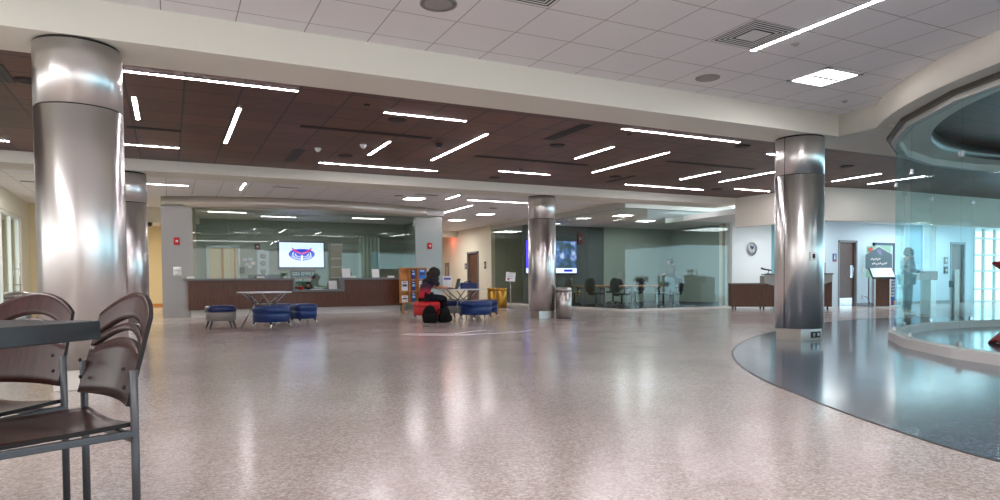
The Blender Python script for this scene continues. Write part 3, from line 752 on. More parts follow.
for c, r, col_, l in bro:
    w = [.2, .13, .2][c] * (1.12 if (c, r) == (2, 2) else .95); h = .29 if (c, r) != (0, 0) else .2
    x = -W/2+(c+.5)*W/3; z = Z0+r*(Z1-Z0)/3+.014
    o = thing('brochure', l, 'brochure', (RX+x, RY-.03, z), 0, 'brochures in the oak rack')
    MB().box(-w/2, -.012, 0, w/2, .012, h).build('cover', mat('brochure_%d_%d_%d' % col_, col_, .4), o)
    MB().box(-w*.36, -.016, h*.42, w*.36, -.011, h*.66).build('cover_picture', mat('brochure_pic_%d' % (c % 2), [(54, 60, 100), (150, 184, 220)][c % 2], .4), o)
    MB().box(-w*.32, -.016, h*.8, w*.25, -.011, h*.88).build('title_bar', M_PAPER if col_[0] < 100 else M_NAVY, o)

# ================================================================== LOBBY FURNITURE
def squircle(r, n=3.2, k=40):
    o = []
    for i in range(k):
        a = 2*pi*i/k; c, s = cos(a), sin(a)
        o.append((r*math.copysign(abs(c)**(2/n), c), r*math.copysign(abs(s)**(2/n), s)))
    return o
def loft(mb, rings, m, smooth=True):
    vs = [[mb.bm.verts.new(p) for p in r] for r in rings]; fs = []
    for a, b in zip(vs, vs[1:]):
        n = len(a); fs += [mb.bm.faces.new((a[i], a[(i+1) % n], b[(i+1) % n], b[i])) for i in range(n)]
    mb._tag(fs, m, smooth); mb._tag([mb.bm.faces.new(vs[0][::-1]), mb.bm.faces.new(vs[-1])], m, smooth)
    return mb
def stool(x, y, rz, m_top, m_body, label, r=.27, m_leg=M_CHROME, nn=3.2):
    t = thing('stool', label, 'stool', (x, y, 0), rz, 'upholstered lobby stools')
    q = squircle(1, nn)
    sh = lambda k, z: [(px*k, py*k, z) for px, py in q]
    loft(MB(), [sh(r-.03, .155), sh(r-.006, .165), sh(r-.004, .30), sh(r-.012, .345)], m_body).build('body', None, t)
    loft(MB(), [sh(r-.012, .348), sh(r+.004, .362), sh(r+.006, .42), sh(r-.012, .452), sh(r-.05, .466), sh(r-.14, .472)], m_top).build('cushion', None, t)
    loft(MB(), [sh(r+.002, .342), sh(r+.006, .348), sh(r+.002, .354)], m_top).build('piping', None, t)
    for sx in (-1, 1):
        for sy in (-1, 1):
            MB().tube([(sx*(r-.09), sy*(r-.09), .165), (sx*(r-.035), sy*(r-.035), .0)], .024, m_leg, 12, .012).build('leg', None, t)
    return t
M_LEGD = mat('dark_grey_leg', (70, 78, 84), .4, .5)
stool(.93, 14.75, .1, M_NAVY, M_GREYV, 'grey stool with navy cushion standing alone by the splayed-leg table', .285, M_LEGD)
stool(1.78, 13.7, .62, M_BLUE, M_BLUE, 'blue stool in front of the empty white table', .31)
stool(2.55, 14.6, .3, M_BLUE, M_BLUE, 'blue stool at the far edge of the empty white table, clear of its legs', .255)
stool(2.13, 15.06, .5, M_BLUE, M_BLUE, 'blue stool tucked behind the other two by the empty white table', .255)
stool(5.26, 14.42, .15, M_RED, M_RED, 'red stool the person sits on', .275)
stool(6.3, 13.98, .25, M_BLUE, M_BLUE, 'blue stool in front of the laptop table', .32)
stool(6.88, 14.75, .35, M_BLUE, M_BLUE, 'blue stool between the laptop table and the brass bins', .28)
stool(6.06, 15.0, .0, M_NAVY, M_GREYV, 'grey stool with navy cushion under the laptop table', .27, M_LEGD)

def table(x, y, rz, label, r=.50, h=.74):
    t = thing('cafe_table', label, 'table', (x, y, 0), rz, 'white tables with branching legs')
    q = squircle(1, 3.0, 48)
    sh = lambda k, z: [(a*k, b*k, z) for a, b in q]
    loft(MB(), [sh(r-.02, h-.028), sh(r, h-.02), sh(r, h-.004), sh(r-.006, h)], M_TTOP, False).build('table_top', None, t)
    kn = []
    for i in range(4):
        a = pi/4+i*pi/2; c, s = cos(a), sin(a)
        k = (c*.22, s*.22, .49); kn.append(k)
        MB().tube([(c*.5, s*.5, .0), k], .014, M_CHROME, 10, .017).build('leg', None, t)
        br = MB()
        for da in (-.5, .5):
            br.tube([k, (cos(a+da)*.40, sin(a+da)*.40, h-.05), (cos(a+da)*.44, sin(a+da)*.44, h-.028)], .012, M_CHROME, 8)
        br.build('branch', None, t)
    f = MB()
    for i in range(4): f.tube([kn[i], kn[(i+1) % 4]], .009, M_CHROME, 8)
    f.build('tie_ring', None, t)
    return t
table(1.74, 14.38, .25, 'empty white square table with splayed branching metal legs')
TX, TY = 6.19, 14.62
table(TX, TY, .1, 'white table with laptop and bag, where the person sits')

t = thing('laptop', 'black open laptop in front of the seated person', 'laptop', (5.92, 14.5, .74), R(80))
MB().box(-.16, -.11, 0, .16, .11, .018, bevel=.004).build('keyboard_base', M_BLACK, t)
o = MB().box(-.16, -.006, 0, .16, .006, .235, bevel=.003).build('screen_lid', M_BLACK, t, loc=(0, -.115, .015)); o.rotation_euler = (R(14), 0, 0)
t = thing('water_bottle', 'clear water bottle with blue label beside the laptop', 'bottle', (6.10, 14.5, .74))
MB().lathe([(.03, 0), (.033, .01), (.033, .13), (.03, .15), (.012, .185), (.012, .2)], mat('bottle_clear', (206, 218, 226), .15), 20).build('body', None, t)
MB().lathe([(.034, .06), (.034, .12)], mat('label_blue', (54, 140, 214), .4), 20, cap=False).build('label_band', None, t)
MB().lathe([(.014, .195), (.014, .215)], M_PAPER, 16).build('cap', None, t)
t = thing('lunch_bag', 'navy soft bag lying on the white table beyond the laptop', 'bag', (6.43, 14.74, .74), .1)
loft(MB(), [[(px*.24*k, py*.13*k, z) for px, py in squircle(1, 4)] for k, z in ((.95, 0), (1, .02), (1, .1), (.93, .135), (.8, .15))], mat('navy_cloth', (48, 56, 104), .7)).build('body', None, t)
MB().tube([(-.1, 0, .145), (-.06, 0, .17), (.06, 0, .17), (.1, 0, .145)], .01, M_NAVY).build('handle', None, t)
t = thing('paper_stand', 'upright white notice card behind the black laptop', 'stand', (5.99, 14.95, .74), R(-20))
MB().box(-.11, -.03, 0, .11, .05, .012).build('foot_plate', M_CHROME, t)
o = MB().box(-.11, -.004, 0, .11, .004, .3).build('sheet', M_PAPER, t, loc=(0, 0, .012)); o.rotation_euler = (R(-8), 0, 0)
o = MB().box(-.085, -.006, .21, .085, -.003, .26).build('printed_band', mat('print_violet', (96, 96, 180), .5), t, loc=(0, 0, .012)); o.rotation_euler = (R(-8), 0, 0)

# bins, sign -----------------------------------------------------------
def bin_(x, y, label, m, r, h, domed=True):
    t = thing('waste_bin', label, 'bin', (x, y, 0), 0)
    MB().lathe([(r*.97, .0), (r*.97, .015)], M_BLACK, 48).build('foot_ring', None, t)
    MB().lathe([(r, .015), (r, h*.84), (r-.012, h*.845), (r-.012, h*.86)], m, 64).build('body', None, t)
    if domed: MB().lathe([(r, h*.86), (r, h*.93), (r*.92, h*.975), (r*.6, h), (r*.5, h), (r*.46, h*.95), (.02, h*.94)], m, 64).build('lid', None, t)
    else: MB().lathe([(r, h*.86), (r+.008, h*.9), (r+.008, h), (r-.02, h), (r-.02, h*.9), (.02, h*.88)], m, 64).build('lid', None, t)
bin_(8.61, 13.9, 'round brushed steel waste bin beside the slim column', M_BIN, .195, .76)
bin_(10.3, 20.7, 'shiny brass bin standing before the entry glass', M_GOLD, .19, .69, False)
bin_(10.32, 21.45, 'second brass bin peeking out behind the first one', M_GOLD, .19, .69, False)
bin_(-2.45, 14.6, 'steel waste bin at the glass entrance behind the dark chairs', M_BIN, .21, .79)
t = thing('floor_sign', 'white notice on a thin floor stand before the entry glass', 'sign', (9.94, 19.3, 0), R(-25))
MB().lathe([(.15, 0), (.15, .012), (.12, .03), (.02, .05)], M_CHROME, 32).build('base', None, t)
MB().tube([(0, 0, .04), (0, 0, .98)], .011, M_CHROME).build('pole', None, t)
fr = MB().box(-.165, -.012, -.16, .165, .012, .16, bevel=.01).build('frame', M_CHROME, t, loc=(0, -.01, 1.06)); fr.rotation_euler = (R(-12), R(6), 0)
sh_ = MB().box(-.15, -.018, -.145, .15, -.011, .145).build('sheet', M_PAPER, fr)
ln = MB()
for i, (a, b) in enumerate(((-.06, .1), (-.1, .08), (-.1, .1), (-.08, .06))): ln.box(a, -.021, .1-.055*i, b, -.017, .115-.055*i)
ln.build('text_lines', M_SPK, fr)
MB().box(-.1, -.021, -.11, -.03, -.017, -.06).build('red_mark', M_ALARM, fr)

# faint pale strokes laid flat on the floor in front of the seated person
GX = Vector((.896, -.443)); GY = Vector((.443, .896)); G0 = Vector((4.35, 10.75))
t = thing('floor_strokes', 'faint pale strokes on the terrazzo in front of the seated person', 'floor graphic', (0, 0, 0))
M_STROKE = mat('pale_floor_line', (226, 220, 220), .3)
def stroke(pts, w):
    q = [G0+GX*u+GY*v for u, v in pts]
    MB().strip([tuple(a) for a in q], .0004, .0016, w, smooth=False).build('line', M_STROKE, t)
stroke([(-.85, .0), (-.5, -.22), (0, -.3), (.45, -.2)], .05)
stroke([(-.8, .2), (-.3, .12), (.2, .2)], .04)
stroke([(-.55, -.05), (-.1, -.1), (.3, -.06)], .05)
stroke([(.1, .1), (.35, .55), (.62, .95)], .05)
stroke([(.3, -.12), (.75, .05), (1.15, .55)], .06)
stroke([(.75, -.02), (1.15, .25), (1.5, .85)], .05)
# hall wall details ----------------------------------------------------
t = thing('hall_door', 'brown wooden door in the cream hall wall', 'door', (12.2, 27.12, 0), kind='thing')
MB().box(-.13, -.62, 0, .05, -.54, 2.24).box(-.13, .54, 0, .05, .62, 2.24).box(-.13, -.62, 2.17, .05, .62, 2.25).build('frame', M_GREYTOP, t)
MB().box(-.04, -.54, .01, .01, .54, 2.17).build('leaf', M_DOORW, t)
MB().box(-.07, .36, .94, -.04, .46, 1.1, bevel=.006).tube([(-.06, .41, 1.0), (-.1, .41, 1.0), (-.1, .28, 1.0)], .012).build('handle', M_CHROME, t)
def plate(x, y, z, label, cat, m, w=.09, h=.12, name='wall_plate'):
    t = thing(name, label, cat, (x, y, z))
    MB().box(-.012, -w/2, -h/2, 0, w/2, h/2, bevel=.003).build('plate', m, t)
    MB().box(-.017, -w*.28, -h*.28, -.011, w*.28, h*.28).build('inset', M_SPK, t)
plate(12.1, 27.93, 1.62, 'dark room sign on the cream wall on the corridor side of the brown door', 'sign', M_BLACK, .22, .26, 'room_sign')
plate(12.1, 25.85, 1.62, 'dark card reader on the cream wall between door and entry glass', 'reader', M_BLACK, .2, .3, 'card_reader')
plate(12.1, 30.2, 1.4, 'grey drinking-fountain panel deep on the cream hall wall', 'panel', M_GREYTOP, .55, .9, 'service_panel')
t = thing('exit_sign', 'glowing red exit sign over the hall past the steel portal', 'sign', (11.4, 29.6, 2.98))
MB().box(-.2, -.03, -.22, .2, .03, -.02, bevel=.006).build('housing', M_BLACK, t)
text('lettering', 'EXIT', .2, mat('exit_red', (255, 40, 30), .4, emit=6., ecol=(255, 30, 20)), t, (0, -.034, -.13))
MB().tube([(0, 0, -.02), (0, 0, .3)], .015).build('stem', M_BLACK, t)
t = thing('dome_camera', 'small dark camera on the yellow corridor wall top', 'camera', (-.5, 23.3, 2.75))
MB().lathe([(.07, .07), (.07, 0)], M_BLACK, 16).build('mount', None, t); MB().ball((0, 0, 0), .06, M_BLACK, (1, 1, .9)).build('dome', None, t)
t = thing('entrance_handle', 'long steel pull handle on the glass entrance door', 'handle', (-3.6, 21.85, 1.05))
MB().tube([(0, 0, -.45), (0, 0, .45)], .016, M_CHROME).tube([(-.07, 0, -.3), (0, 0, -.3)], .012, M_CHROME).tube([(-.07, 0, .3), (0, 0, .3)], .012, M_CHROME).build('pull_bar', None, t)
MB().tube([(0, -.62, -.12), (0, .2, -.12)], .014, M_CHROME).build('push_bar', None, t)

# ================================================================== CONFERENCE ROOM
t = thing('wall_display', 'big display with violet side bar and white ticker behind the slim column', 'screen', (13.4, 22.55, 1.86), 0)
MB().box(-1.17, -.06, -.66, 1.17, .03, .66, bevel=.01).build('bezel', M_BLACK, t)
MB().box(-1.14, -.066, -.44, -.85, -.058, .63).build('side_bar', mat('screen_violet', (70, 50, 220), .4, emit=1.1, ecol=(70, 52, 230)), t)
MB().box(-1.14, -.066, -.63, 1.14, -.058, -.44).build('ticker', mat('screen_ticker', (200, 206, 250), .4, emit=1.1, ecol=(200, 206, 250)), t)
MB().box(.55, -.07, -.58, .95, -.064, -.49).build('ticker_mark', mat('screen_deep_blue', (30, 24, 170), .4, emit=.6, ecol=(40, 30, 190)), t)
m = mat('screen_photo', (40, 60, 90), .4, emit=.8); N, L, b = nodes(m)
c_ = ramp(m, noise(m, coords(m), 3.2, 5, .65), [(.3, (16, 22, 30)), (.46, (46, 70, 70)), (.55, (70, 100, 170)), (.66, (190, 200, 220)), (.75, (120, 90, 110))])
L.new(c_, b.inputs['Emission Color'])
MB().box(-.85, -.066, -.44, 1.14, -.058, .63).build('picture', m, t)
t = thing('fire_alarm', 'dim red alarm strip on the conference back wall above the display', 'alarm', (14.75, 22.58, 2.6))
MB().box(-.11, -.05, -.22, .11, .02, .22, bevel=.01).build('body', mat('dim_red', (110, 18, 30), .4), t); MB().box(-.04, -.06, -.05, .04, -.05, .05).build('strobe', M_SPK, t)

t = thing('conference_table', 'long orange maple conference table behind the glass', 'table', (14.1, 19.3, 0))
MB().box(-.7, -1.9, .70, .7, 1.9, .745, bevel=.01).build('table_top', M_TAB, t)
for sx in (-.5, .5):
    for sy in (-1.6, 0, 1.6):
        MB().box(sx-.035, sy-.035, .05, sx+.035, sy+.035, .70).build('leg', M_CHROME, t)
        MB().box(sx-.05, sy-.3, .0, sx+.05, sy+.3, .05, bevel=.01).build('foot', M_CHROME, t)
M_CHB = mat('chair_black', (26, 27, 30), .6); M_CHG = mat('chair_slate', (104, 128, 138), .6); M_CHT = mat('chair_tan', (92, 88, 76), .6)
def office_chair(x, y, rz, label, m, h=1.0):
    t = thing('office_chair', label, 'chair', (x, y, .012), rz, 'conference room chairs')
    q = squircle(1, 3.2, 28)
    loft(MB(), [[(a*.22, b_*.24, z) for a, b_ in q] for z in (.44, .455)] + [[(a*.245, b_*.26, z) for a, b_ in q] for z in (.47, .50)] + [[(a*.2, b_*.22, .515) for a, b_ in q]], m).build('seat', None, t)
    back = MB(); rings = []
    for z, w, d in ((.52, .15, 0), (.58, .21, .0), (.72, .24, .015), (.86, .23, .005), (.95, .19, -.02), (.99, .11, -.035)):
        rings.append([(-.25-d+(.035*s if k in (0, 3) else .035*s), w*yy, z) for k, (s, yy) in enumerate(((1, -1), (1, -.4), (1, .4), (1, 1), (-1, 1), (-1, .4), (-1, -.4), (-1, -1)))])
    loft(back, rings, m).build('backrest', None, t)
    MB().tube([(-.1, 0, .42), (-.27, 0, .44), (-.29, 0, .62)], .025, M_BLACK).build('back_bar', None, t)
    MB().tube([(0, 0, .1), (0, 0, .45)], .03, M_BLACK).build('gas_column', None, t)
    for s in (-1, 1): MB().tube([(-.05, s*.25, .46), (-.05, s*.29, .62), (.14, s*.29, .66), (-.12, s*.29, .66)], .018, M_BLACK).build('armrest', None, t)
    for i in range(5):
        a = 2*pi*i/5; MB().tube([(0, 0, .11), (cos(a)*.28, sin(a)*.28, .07)], .02, M_BLACK, 8).ball((cos(a)*.28, sin(a)*.28, .03), .03, M_BLACK, u=10, v=6).build('base_spoke', None, t)
for a in [(13.0, 20.25, 0, 'dim tan chair at the conference table beside the bright display', M_CHT), (13.0, 18.9, .1, 'black chair at the conference table, between two glass seams', M_CHB), (12.95, 17.4, -.1, 'black chair closest to the conference room glass corner', M_CHB),
          (15.15, 20.9, pi, 'dark chair across the table behind the black one between glass seams', M_CHB), (15.15, 19.55, pi, 'dark chair across the table just past the glass corner', M_CHB),
          (14.35, 17.05, pi/2+.2, 'slate blue chair at the table end near the glass', M_CHG), (15.0, 17.35, pi/2+.6, 'black chair beside the slate blue chair at the table end', M_CHB)]:
    office_chair(*a[:3], a[3], a[4])

# ================================================================== ALCOVE AND DAYLIGHT SIDE
dA, dB = Vector((15.2, 14.95)), Vector((17.45, 13.25)); dd = (dB-dA); DL = dd.length; dr = math.atan2(dd.y, dd.x)
t = thing('reception_desk', 'walnut desk on casters with a raised grey front under the wall clock', 'desk', (dA.x, dA.y, 0), dr)
q = DL*.33
MB().box(0, 0, .09, q, .7, .77).box(q, .02, .09, DL, .7, 1.02).build('front_panel', M_WALNUT, t)
MB().box(-.02, -.03, .77, q+.05, .74, .805, bevel=.005).build('low_top', M_GREYTOP, t)
MB().box(q-.02, -.04, 1.04, DL+.03, .4, 1.08, bevel=.005).build('raised_top', M_GREYTOP, t)
g = MB(); v1 = [(q, 1.04), (q, .80), (q+.35, .70), (DL-.6, .62), (DL, .84), (DL, 1.04)]
a = [g.bm.verts.new((x, -.02, z)) for x, z in v1]; c = [g.bm.verts.new((x, .02, z)) for x, z in v1]
g.bm.faces.new(a); g.bm.faces.new(c[::-1])
for i in range(6): g.bm.faces.new((a[i], c[i], c[(i+1) % 6], a[(i+1) % 6]))
bmesh.ops.recalc_face_normals(g.bm, faces=g.bm.faces[:])
g.build('slanted_grey_panel', mat('panel_grey', (176, 182, 178), .5), t)
for x in (.12, q, DL*.55, DL*.78, DL-.1):
    for y in (.1, .6): MB().lathe([(.01, .0), (.025, .02), (.03, .045), (.02, .09)], M_BLACK, 12, c=(x, y, 0)).build('caster', None, t)
def on_desk(u, v, z): p = dA + dd.normalized()*u + Vector((-dd.y, dd.x)).normalized()*v; return (p.x, p.y, z)
t = thing('barcode_reader', 'black hand scanner on a stand on the raised grey desk', 'scanner', on_desk(q+.12, .1, 1.08), dr)
MB().box(-.05, -.04, 0, .08, .06, .02, bevel=.005).tube([(0, 0, .02), (.02, 0, .1)], .012).build('base', M_CHROME, t)
MB().tube([(-.2, 0, .17), (-.08, 0, .13), (.1, 0, .1)], .028, M_BLACK, 10, .02).build('head', None, t)
t = thing('potted_plant', 'small green plant on the raised desk beside the steel column', 'plant', on_desk(q+.42, .15, 1.08))
MB().lathe([(.04, 0), (.06, .07), (.05, .07)], M_BLACK, 16).build('pot', None, t)
f = MB()
for i in range(24):
    a = random.uniform(0, 2*pi); r = random.uniform(.0, .08); f.ball((r*cos(a), r*sin(a), random.uniform(.08, .2)), .032, M_PLANT, (1, .7, .6), 8, 5)
f.build('leaves', None, t)
t = thing('paper_stand', 'white paper stand at the desk end past the steel column', 'stand', on_desk(DL-.25, .1, 1.08), dr)
MB().box(-.1, -.03, 0, .1, .05, .012).build('foot_plate', M_CHROME, t); MB().box(-.1, 0, .012, .1, .008, .3).build('sheet', M_PAPER, t)
t = thing('wall_clock', 'round white wall clock with a dark emblem above the desk', 'clock', (17.18, 16.04, 1.915))
r_ = MB().lathe([(.22, 0), (.222, .03), (.205, .05), (.195, .045), (.195, .02)], M_CHROME, 40, cap=False).build('rim', None, t); r_.rotation_euler = (pi/2, 0, 0)
r_ = MB().lathe([(.205, .005), (.02, .02)], M_PAPER, 40).build('dial', None, t); r_.rotation_euler = (pi/2, 0, 0)
e = MB(); xz(e, [(-.1, .12), (0, .085), (.1, .12), (.06, .02), (0, -.03), (-.06, .02)], -.026, M_NAVY); e.build('emblem', None, t)
MB().box(-.006, -.032, -.13, .006, -.028, .0).box(-.004, -.032, -.004, .11, -.028, .006).build('hand', M_BLACK, t)

t = thing('far_door', 'walnut door with steel kick plate in the pale blue far wall', 'door', (19.96, 14.66, 0), kind='thing')
MB().box(-.46, -.08, 0, -.40, .06, 2.16).box(.40, -.08, 0, .46, .06, 2.16).box(-.46, -.08, 2.1, .46, .06, 2.17).build('frame', M_GREYTOP, t)
MB().box(-.40, 0, .01, .40, .045, 2.1).build('leaf', M_DOORW, t)
MB().box(-.38, -.006, .02, .38, 0, .28).build('kick_plate', M_CHROME, t)
MB().box(.2, -.01, .95, .34, 0, 1.35).tube([(.3, -.01, 1.0), (.3, -.06, 1.0), (.3, -.06, 1.3), (.3, -.01, 1.3)], .01).build('pull_handle', M_CHROME, t)
t = thing('restroom_sign', 'small blue sign with a white figure beside the far walnut door', 'sign', (19.32, 14.6, 1.6))
MB().box(-.09, -.012, -.13, .09, 0, .13, bevel=.004).build('board', mat('sign_blue', (28, 66, 136), .4), t)
f = MB().box(-.03, -.015, -.06, .03, -.012, .04); f.ball((0, -.014, .075), .026, M_PAPER, (1, .3, 1), 10, 8); f.build('figure', M_PAPER, t)
MB().box(-.09, -.014, -.13, .09, -.011, -.1).build('red_edge', M_ALARM, t)
for x, l in ((20.75, 'pale switch plate on the far wall, closer to the walnut door'), (20.92, 'pale switch plate on the far wall, closer to the hexagon board')):
    t = thing('switch_plate', l, 'switch', (x, 14.6, 1.2), 0, 'switch plates on the far wall')
    MB().box(-.05, -.012, -.07, .05, 0, .07, bevel=.003).build('plate', M_PAPER, t); MB().box(-.015, -.018, -.03, .015, -.011, .03).build('rocker', M_WHITE, t)
# hexagon board, dark framed glazing, kiosk
t = thing('dark_framed_door', 'dark framed glazed door behind the hexagon board on the far wall', 'door', (21.78, 14.58, 0), kind='thing')
MB().box(-.56, -.03, 0, -.48, .03, 2.12).box(.48, -.03, 0, .56, .03, 2.12).box(-.56, -.03, 2.04, .56, .03, 2.12).build('frame', mat('frame_navy', (52, 74, 96), .4), t)
MB().box(-.48, -.01, 0, .48, .01, 2.04).build('leaf', mat('pale_glazing', (176, 200, 206), .2), t)
t = thing('hexagon_board', 'standing board with a slate hexagon, pale lettering and green corner', 'sign', (20.95, 14.2, 0), R(-38))
MB().box(-.36, 0, .95, .36, .03, 1.98).build('board', mat('mint_print', (160, 214, 190), .5), t)
hx = [(0, 1.95), (.40, 1.7), (.40, 1.25), (0, 1.0), (-.40, 1.25), (-.40, 1.7)]
b = MB(); xz(b, [(x*1.05, 1.475+(z-1.475)*1.05) for x, z in hx], -.004, M_PAPER); xz(b, hx, -.008, mat('hex_slate', (112, 140, 152), .5)); b.build('hexagon', None, t)
b = MB(); xz(b, [(-.06, 1.86), (.06, 1.86), (.1, 1.66), (-.02, 1.72)], -.012, mat('hex_violet', (150, 160, 200), .5)); b.build('small_mark', None, t)
b = MB()
for (x0, x1, z) in ((-.24, .06, 1.52), (-.2, .26, 1.37), (-.12, .2, 1.2)):
    n = 8
    for i in range(n):
        xa = x0+(x1-x0)*i/n; b.box(xa, -.012, z+.02*sin(i*2.1), xa+(x1-x0)/n*.8, -.008, z+.055+.02*sin(i*2.1))
b.build('script_lettering', M_PAPER, t)
b = MB(); xz(b, [(-.34, 1.9), (-.2, 1.96), (-.16, 1.8), (-.26, 1.74)], -.006, mat('coral', (220, 120, 110), .5)); b.build('coral_mark', None, t)
MB().box(-.3, .03, 0, -.26, .07, .95).box(.26, .03, 0, .3, .07, .95).box(-.36, -.16, 0, .36, .2, .02).build('stand', M_CHROME, t)
t = thing('kiosk', 'touch-screen kiosk with slanted top beside the hexagon board', 'kiosk', (20.25, 13.6, 0), R(-40))
MB().box(-.2, -.02, .03, .2, .2, .9, bevel=.008).build('pedestal', M_DOORW, t)
MB().box(-.24, -.04, .03, -.2, .22, .9).box(.2, -.04, .03, .24, .22, .9).build('side_rail', M_CHROME, t)
MB().box(-.3, -.18, 0, .3, .34, .03, bevel=.006).build('base', M_CHROME, t)
o = MB().box(-.34, -.26, -.025, .34, .26, .025, bevel=.006).build('screen_housing', M_BLACK, t, loc=(0, .02, 1.08)); o.rotation_euler = (R(38), 0, 0)
MB().box(-.31, -.23, .025, .31, .23, .03).build('screen', mat('kiosk_screen', (196, 216, 226), .2, emit=.06, ecol=(190, 215, 230)), o)
t = thing('roll_banner', 'narrow blue banner with coloured foot behind the kiosk', 'banner', (20.95, 13.75, 0), R(-40))
MB().box(-.16, 0, .04, .16, .015, 1.0).build('upright_sheet', mat('banner_blue', (60, 120, 196), .6), t)
b = MB()
for i, c in enumerate(((214, 80, 120), (120, 90, 190), (230, 160, 90))): b.box(-.15+.1*i, -.004, .06, -.06+.1*i, 0, .2, mat('banner_%d' % i, c, .6))
for i in range(6): b.box(-.05, -.004, .32+.1*i, .08, 0, .38+.1*i, M_PAPER)
b.build('print', None, t)
MB().box(-.2, -.1, 0, .2, .12, .05, bevel=.01).build('base', M_CHROME, t)
t = thing('cable', 'thin dark cable hanging from the far wall to the hexagon board foot', 'cable', (20.8, 14.57, .0))
MB().tube([(-.05, 0, .32), (.02, -.05, .3), (.09, -.08, .18), (.1, -.12, .06), (.14, -.25, .01), (.3, -.4, .01)], .008, M_BLACK, 8).build('lead', None, t)
MB().box(-.09, -.01, .26, -.02, .03, .38).build('outlet', M_PAPER, t)
# recess, doors and hardware seen through the round glass
t = thing('recess_panel', 'tall blue recessed panel lit from above behind the standing person', 'panel', (23.3, 14.56, 0))
MB().box(-.5, -.02, .1, .5, .03, 2.75).build('panel_board', mat('recess_blue', (128, 166, 188), .4), t); MB().box(-.56, -.06, 0, -.5, .03, 2.8).box(.5, -.06, 0, .56, .03, 2.8).box(-.56, -.06, 2.75, .56, .03, 2.82).build('surround', M_COOL, t)
t = thing('steel_wall_panel', 'brushed pale steel panel between recess and white wall behind the round room', 'panel', (24.25, 14.56, 0))
MB().box(-.36, -.03, 0, .36, .03, 3.0).build('sheet', M_PORTAL, t); MB().box(-.37, -.035, 0, -.35, .03, 3.0).box(.35, -.035, 0, .37, .03, 3.0).build('edge', M_CHROME, t)
t = thing('glazed_wall_door', 'dark wooden door beside the white window wall, seen through round glass', 'door', (26.05, 14.66, 0), kind='thing')
MB().box(-.46, -.08, 0, -.40, .06, 2.2).box(.40, -.08, 0, .46, .06, 2.2).box(-.46, -.08, 2.14, .46, .06, 2.22).build('frame', M_GREYTOP, t)
MB().box(-.40, 0, .01, .40, .045, 2.14).build('leaf', M_DOORW, t); MB().box(-.34, -.03, .95, -.28, 0, 1.15).build('handle', M_CHROME, t)
for z, l in ((1.55, 'upper pale wall plate before the dark door beyond the round room'), (1.2, 'lower black call panel before the dark door beyond the round room')):
    t = thing('call_panel', l, 'panel', (25.3, 14.59, z)); MB().box(-.1, -.03, -.13, .1, .01, .13, bevel=.006).build('plate', M_GREYTOP if z > 1.4 else M_BLACK, t)
    MB().box(-.03, -.04, -.04, .03, -.03, .04).build('button', M_PAPER, t)
# glass door pair of the round room with black lock boxes
t = thing('turnstile_post', 'steel post with a black lock box standing past the round glass room', 'post', (18.3, 10.3, 0), R(45))
MB().box(-.12, -.05, 0, -.02, .05, 1.12).box(.06, -.05, 0, .16, .05, 1.12).build('upright', M_CHROME, t)
MB().box(-.02, -.06, .66, .34, .06, .84, bevel=.008).build('lock_box', M_BLACK, t)
t = thing('white_counter', 'small white counter top beside the standing dark-clothed person', 'counter', (17.2, 10.4, 0), R(45))
MB().box(-.28, -.2, .86, .28, .2, 1.08, bevel=.02).build('counter_top', M_WHITE, t); MB().box(-.09, -.09, 0, .09, .09, .86).build('pedestal', M_TRIM, t)

t = thing('cocktail_table', 'tall table under a red stretch cover inside the round glass room', 'table', (10.2, 4.82, 0))
pr = [(.41, .0), (.40, .03), (.30, .16), (.19, .34), (.145, .55), (.15, .66), (.2, .84), (.30, 1.0), (.385, 1.075), (.40, 1.09), (.40, 1.105), (.39, 1.11)]
c_ = MB(); rings = []
for r, z in pr:
    k = .14*max(0, 1-z/.35) if z < .35 else 0
    rings.append([((r*(1+k*(cos(4*a)))) * cos(a), (r*(1+k*cos(4*a)))*sin(a), z + (0 if z > .04 else .05*(.5-.5*cos(4*a)))) for a in [2*pi*i/48 for i in range(48)]])
loft(c_, rings, M_REDC).build('stretch_cover', None, t)
MB().lathe([(.39, 1.11), (.395, 1.118), (.38, 1.122)], M_REDC, 40).build('table_top', None, t)

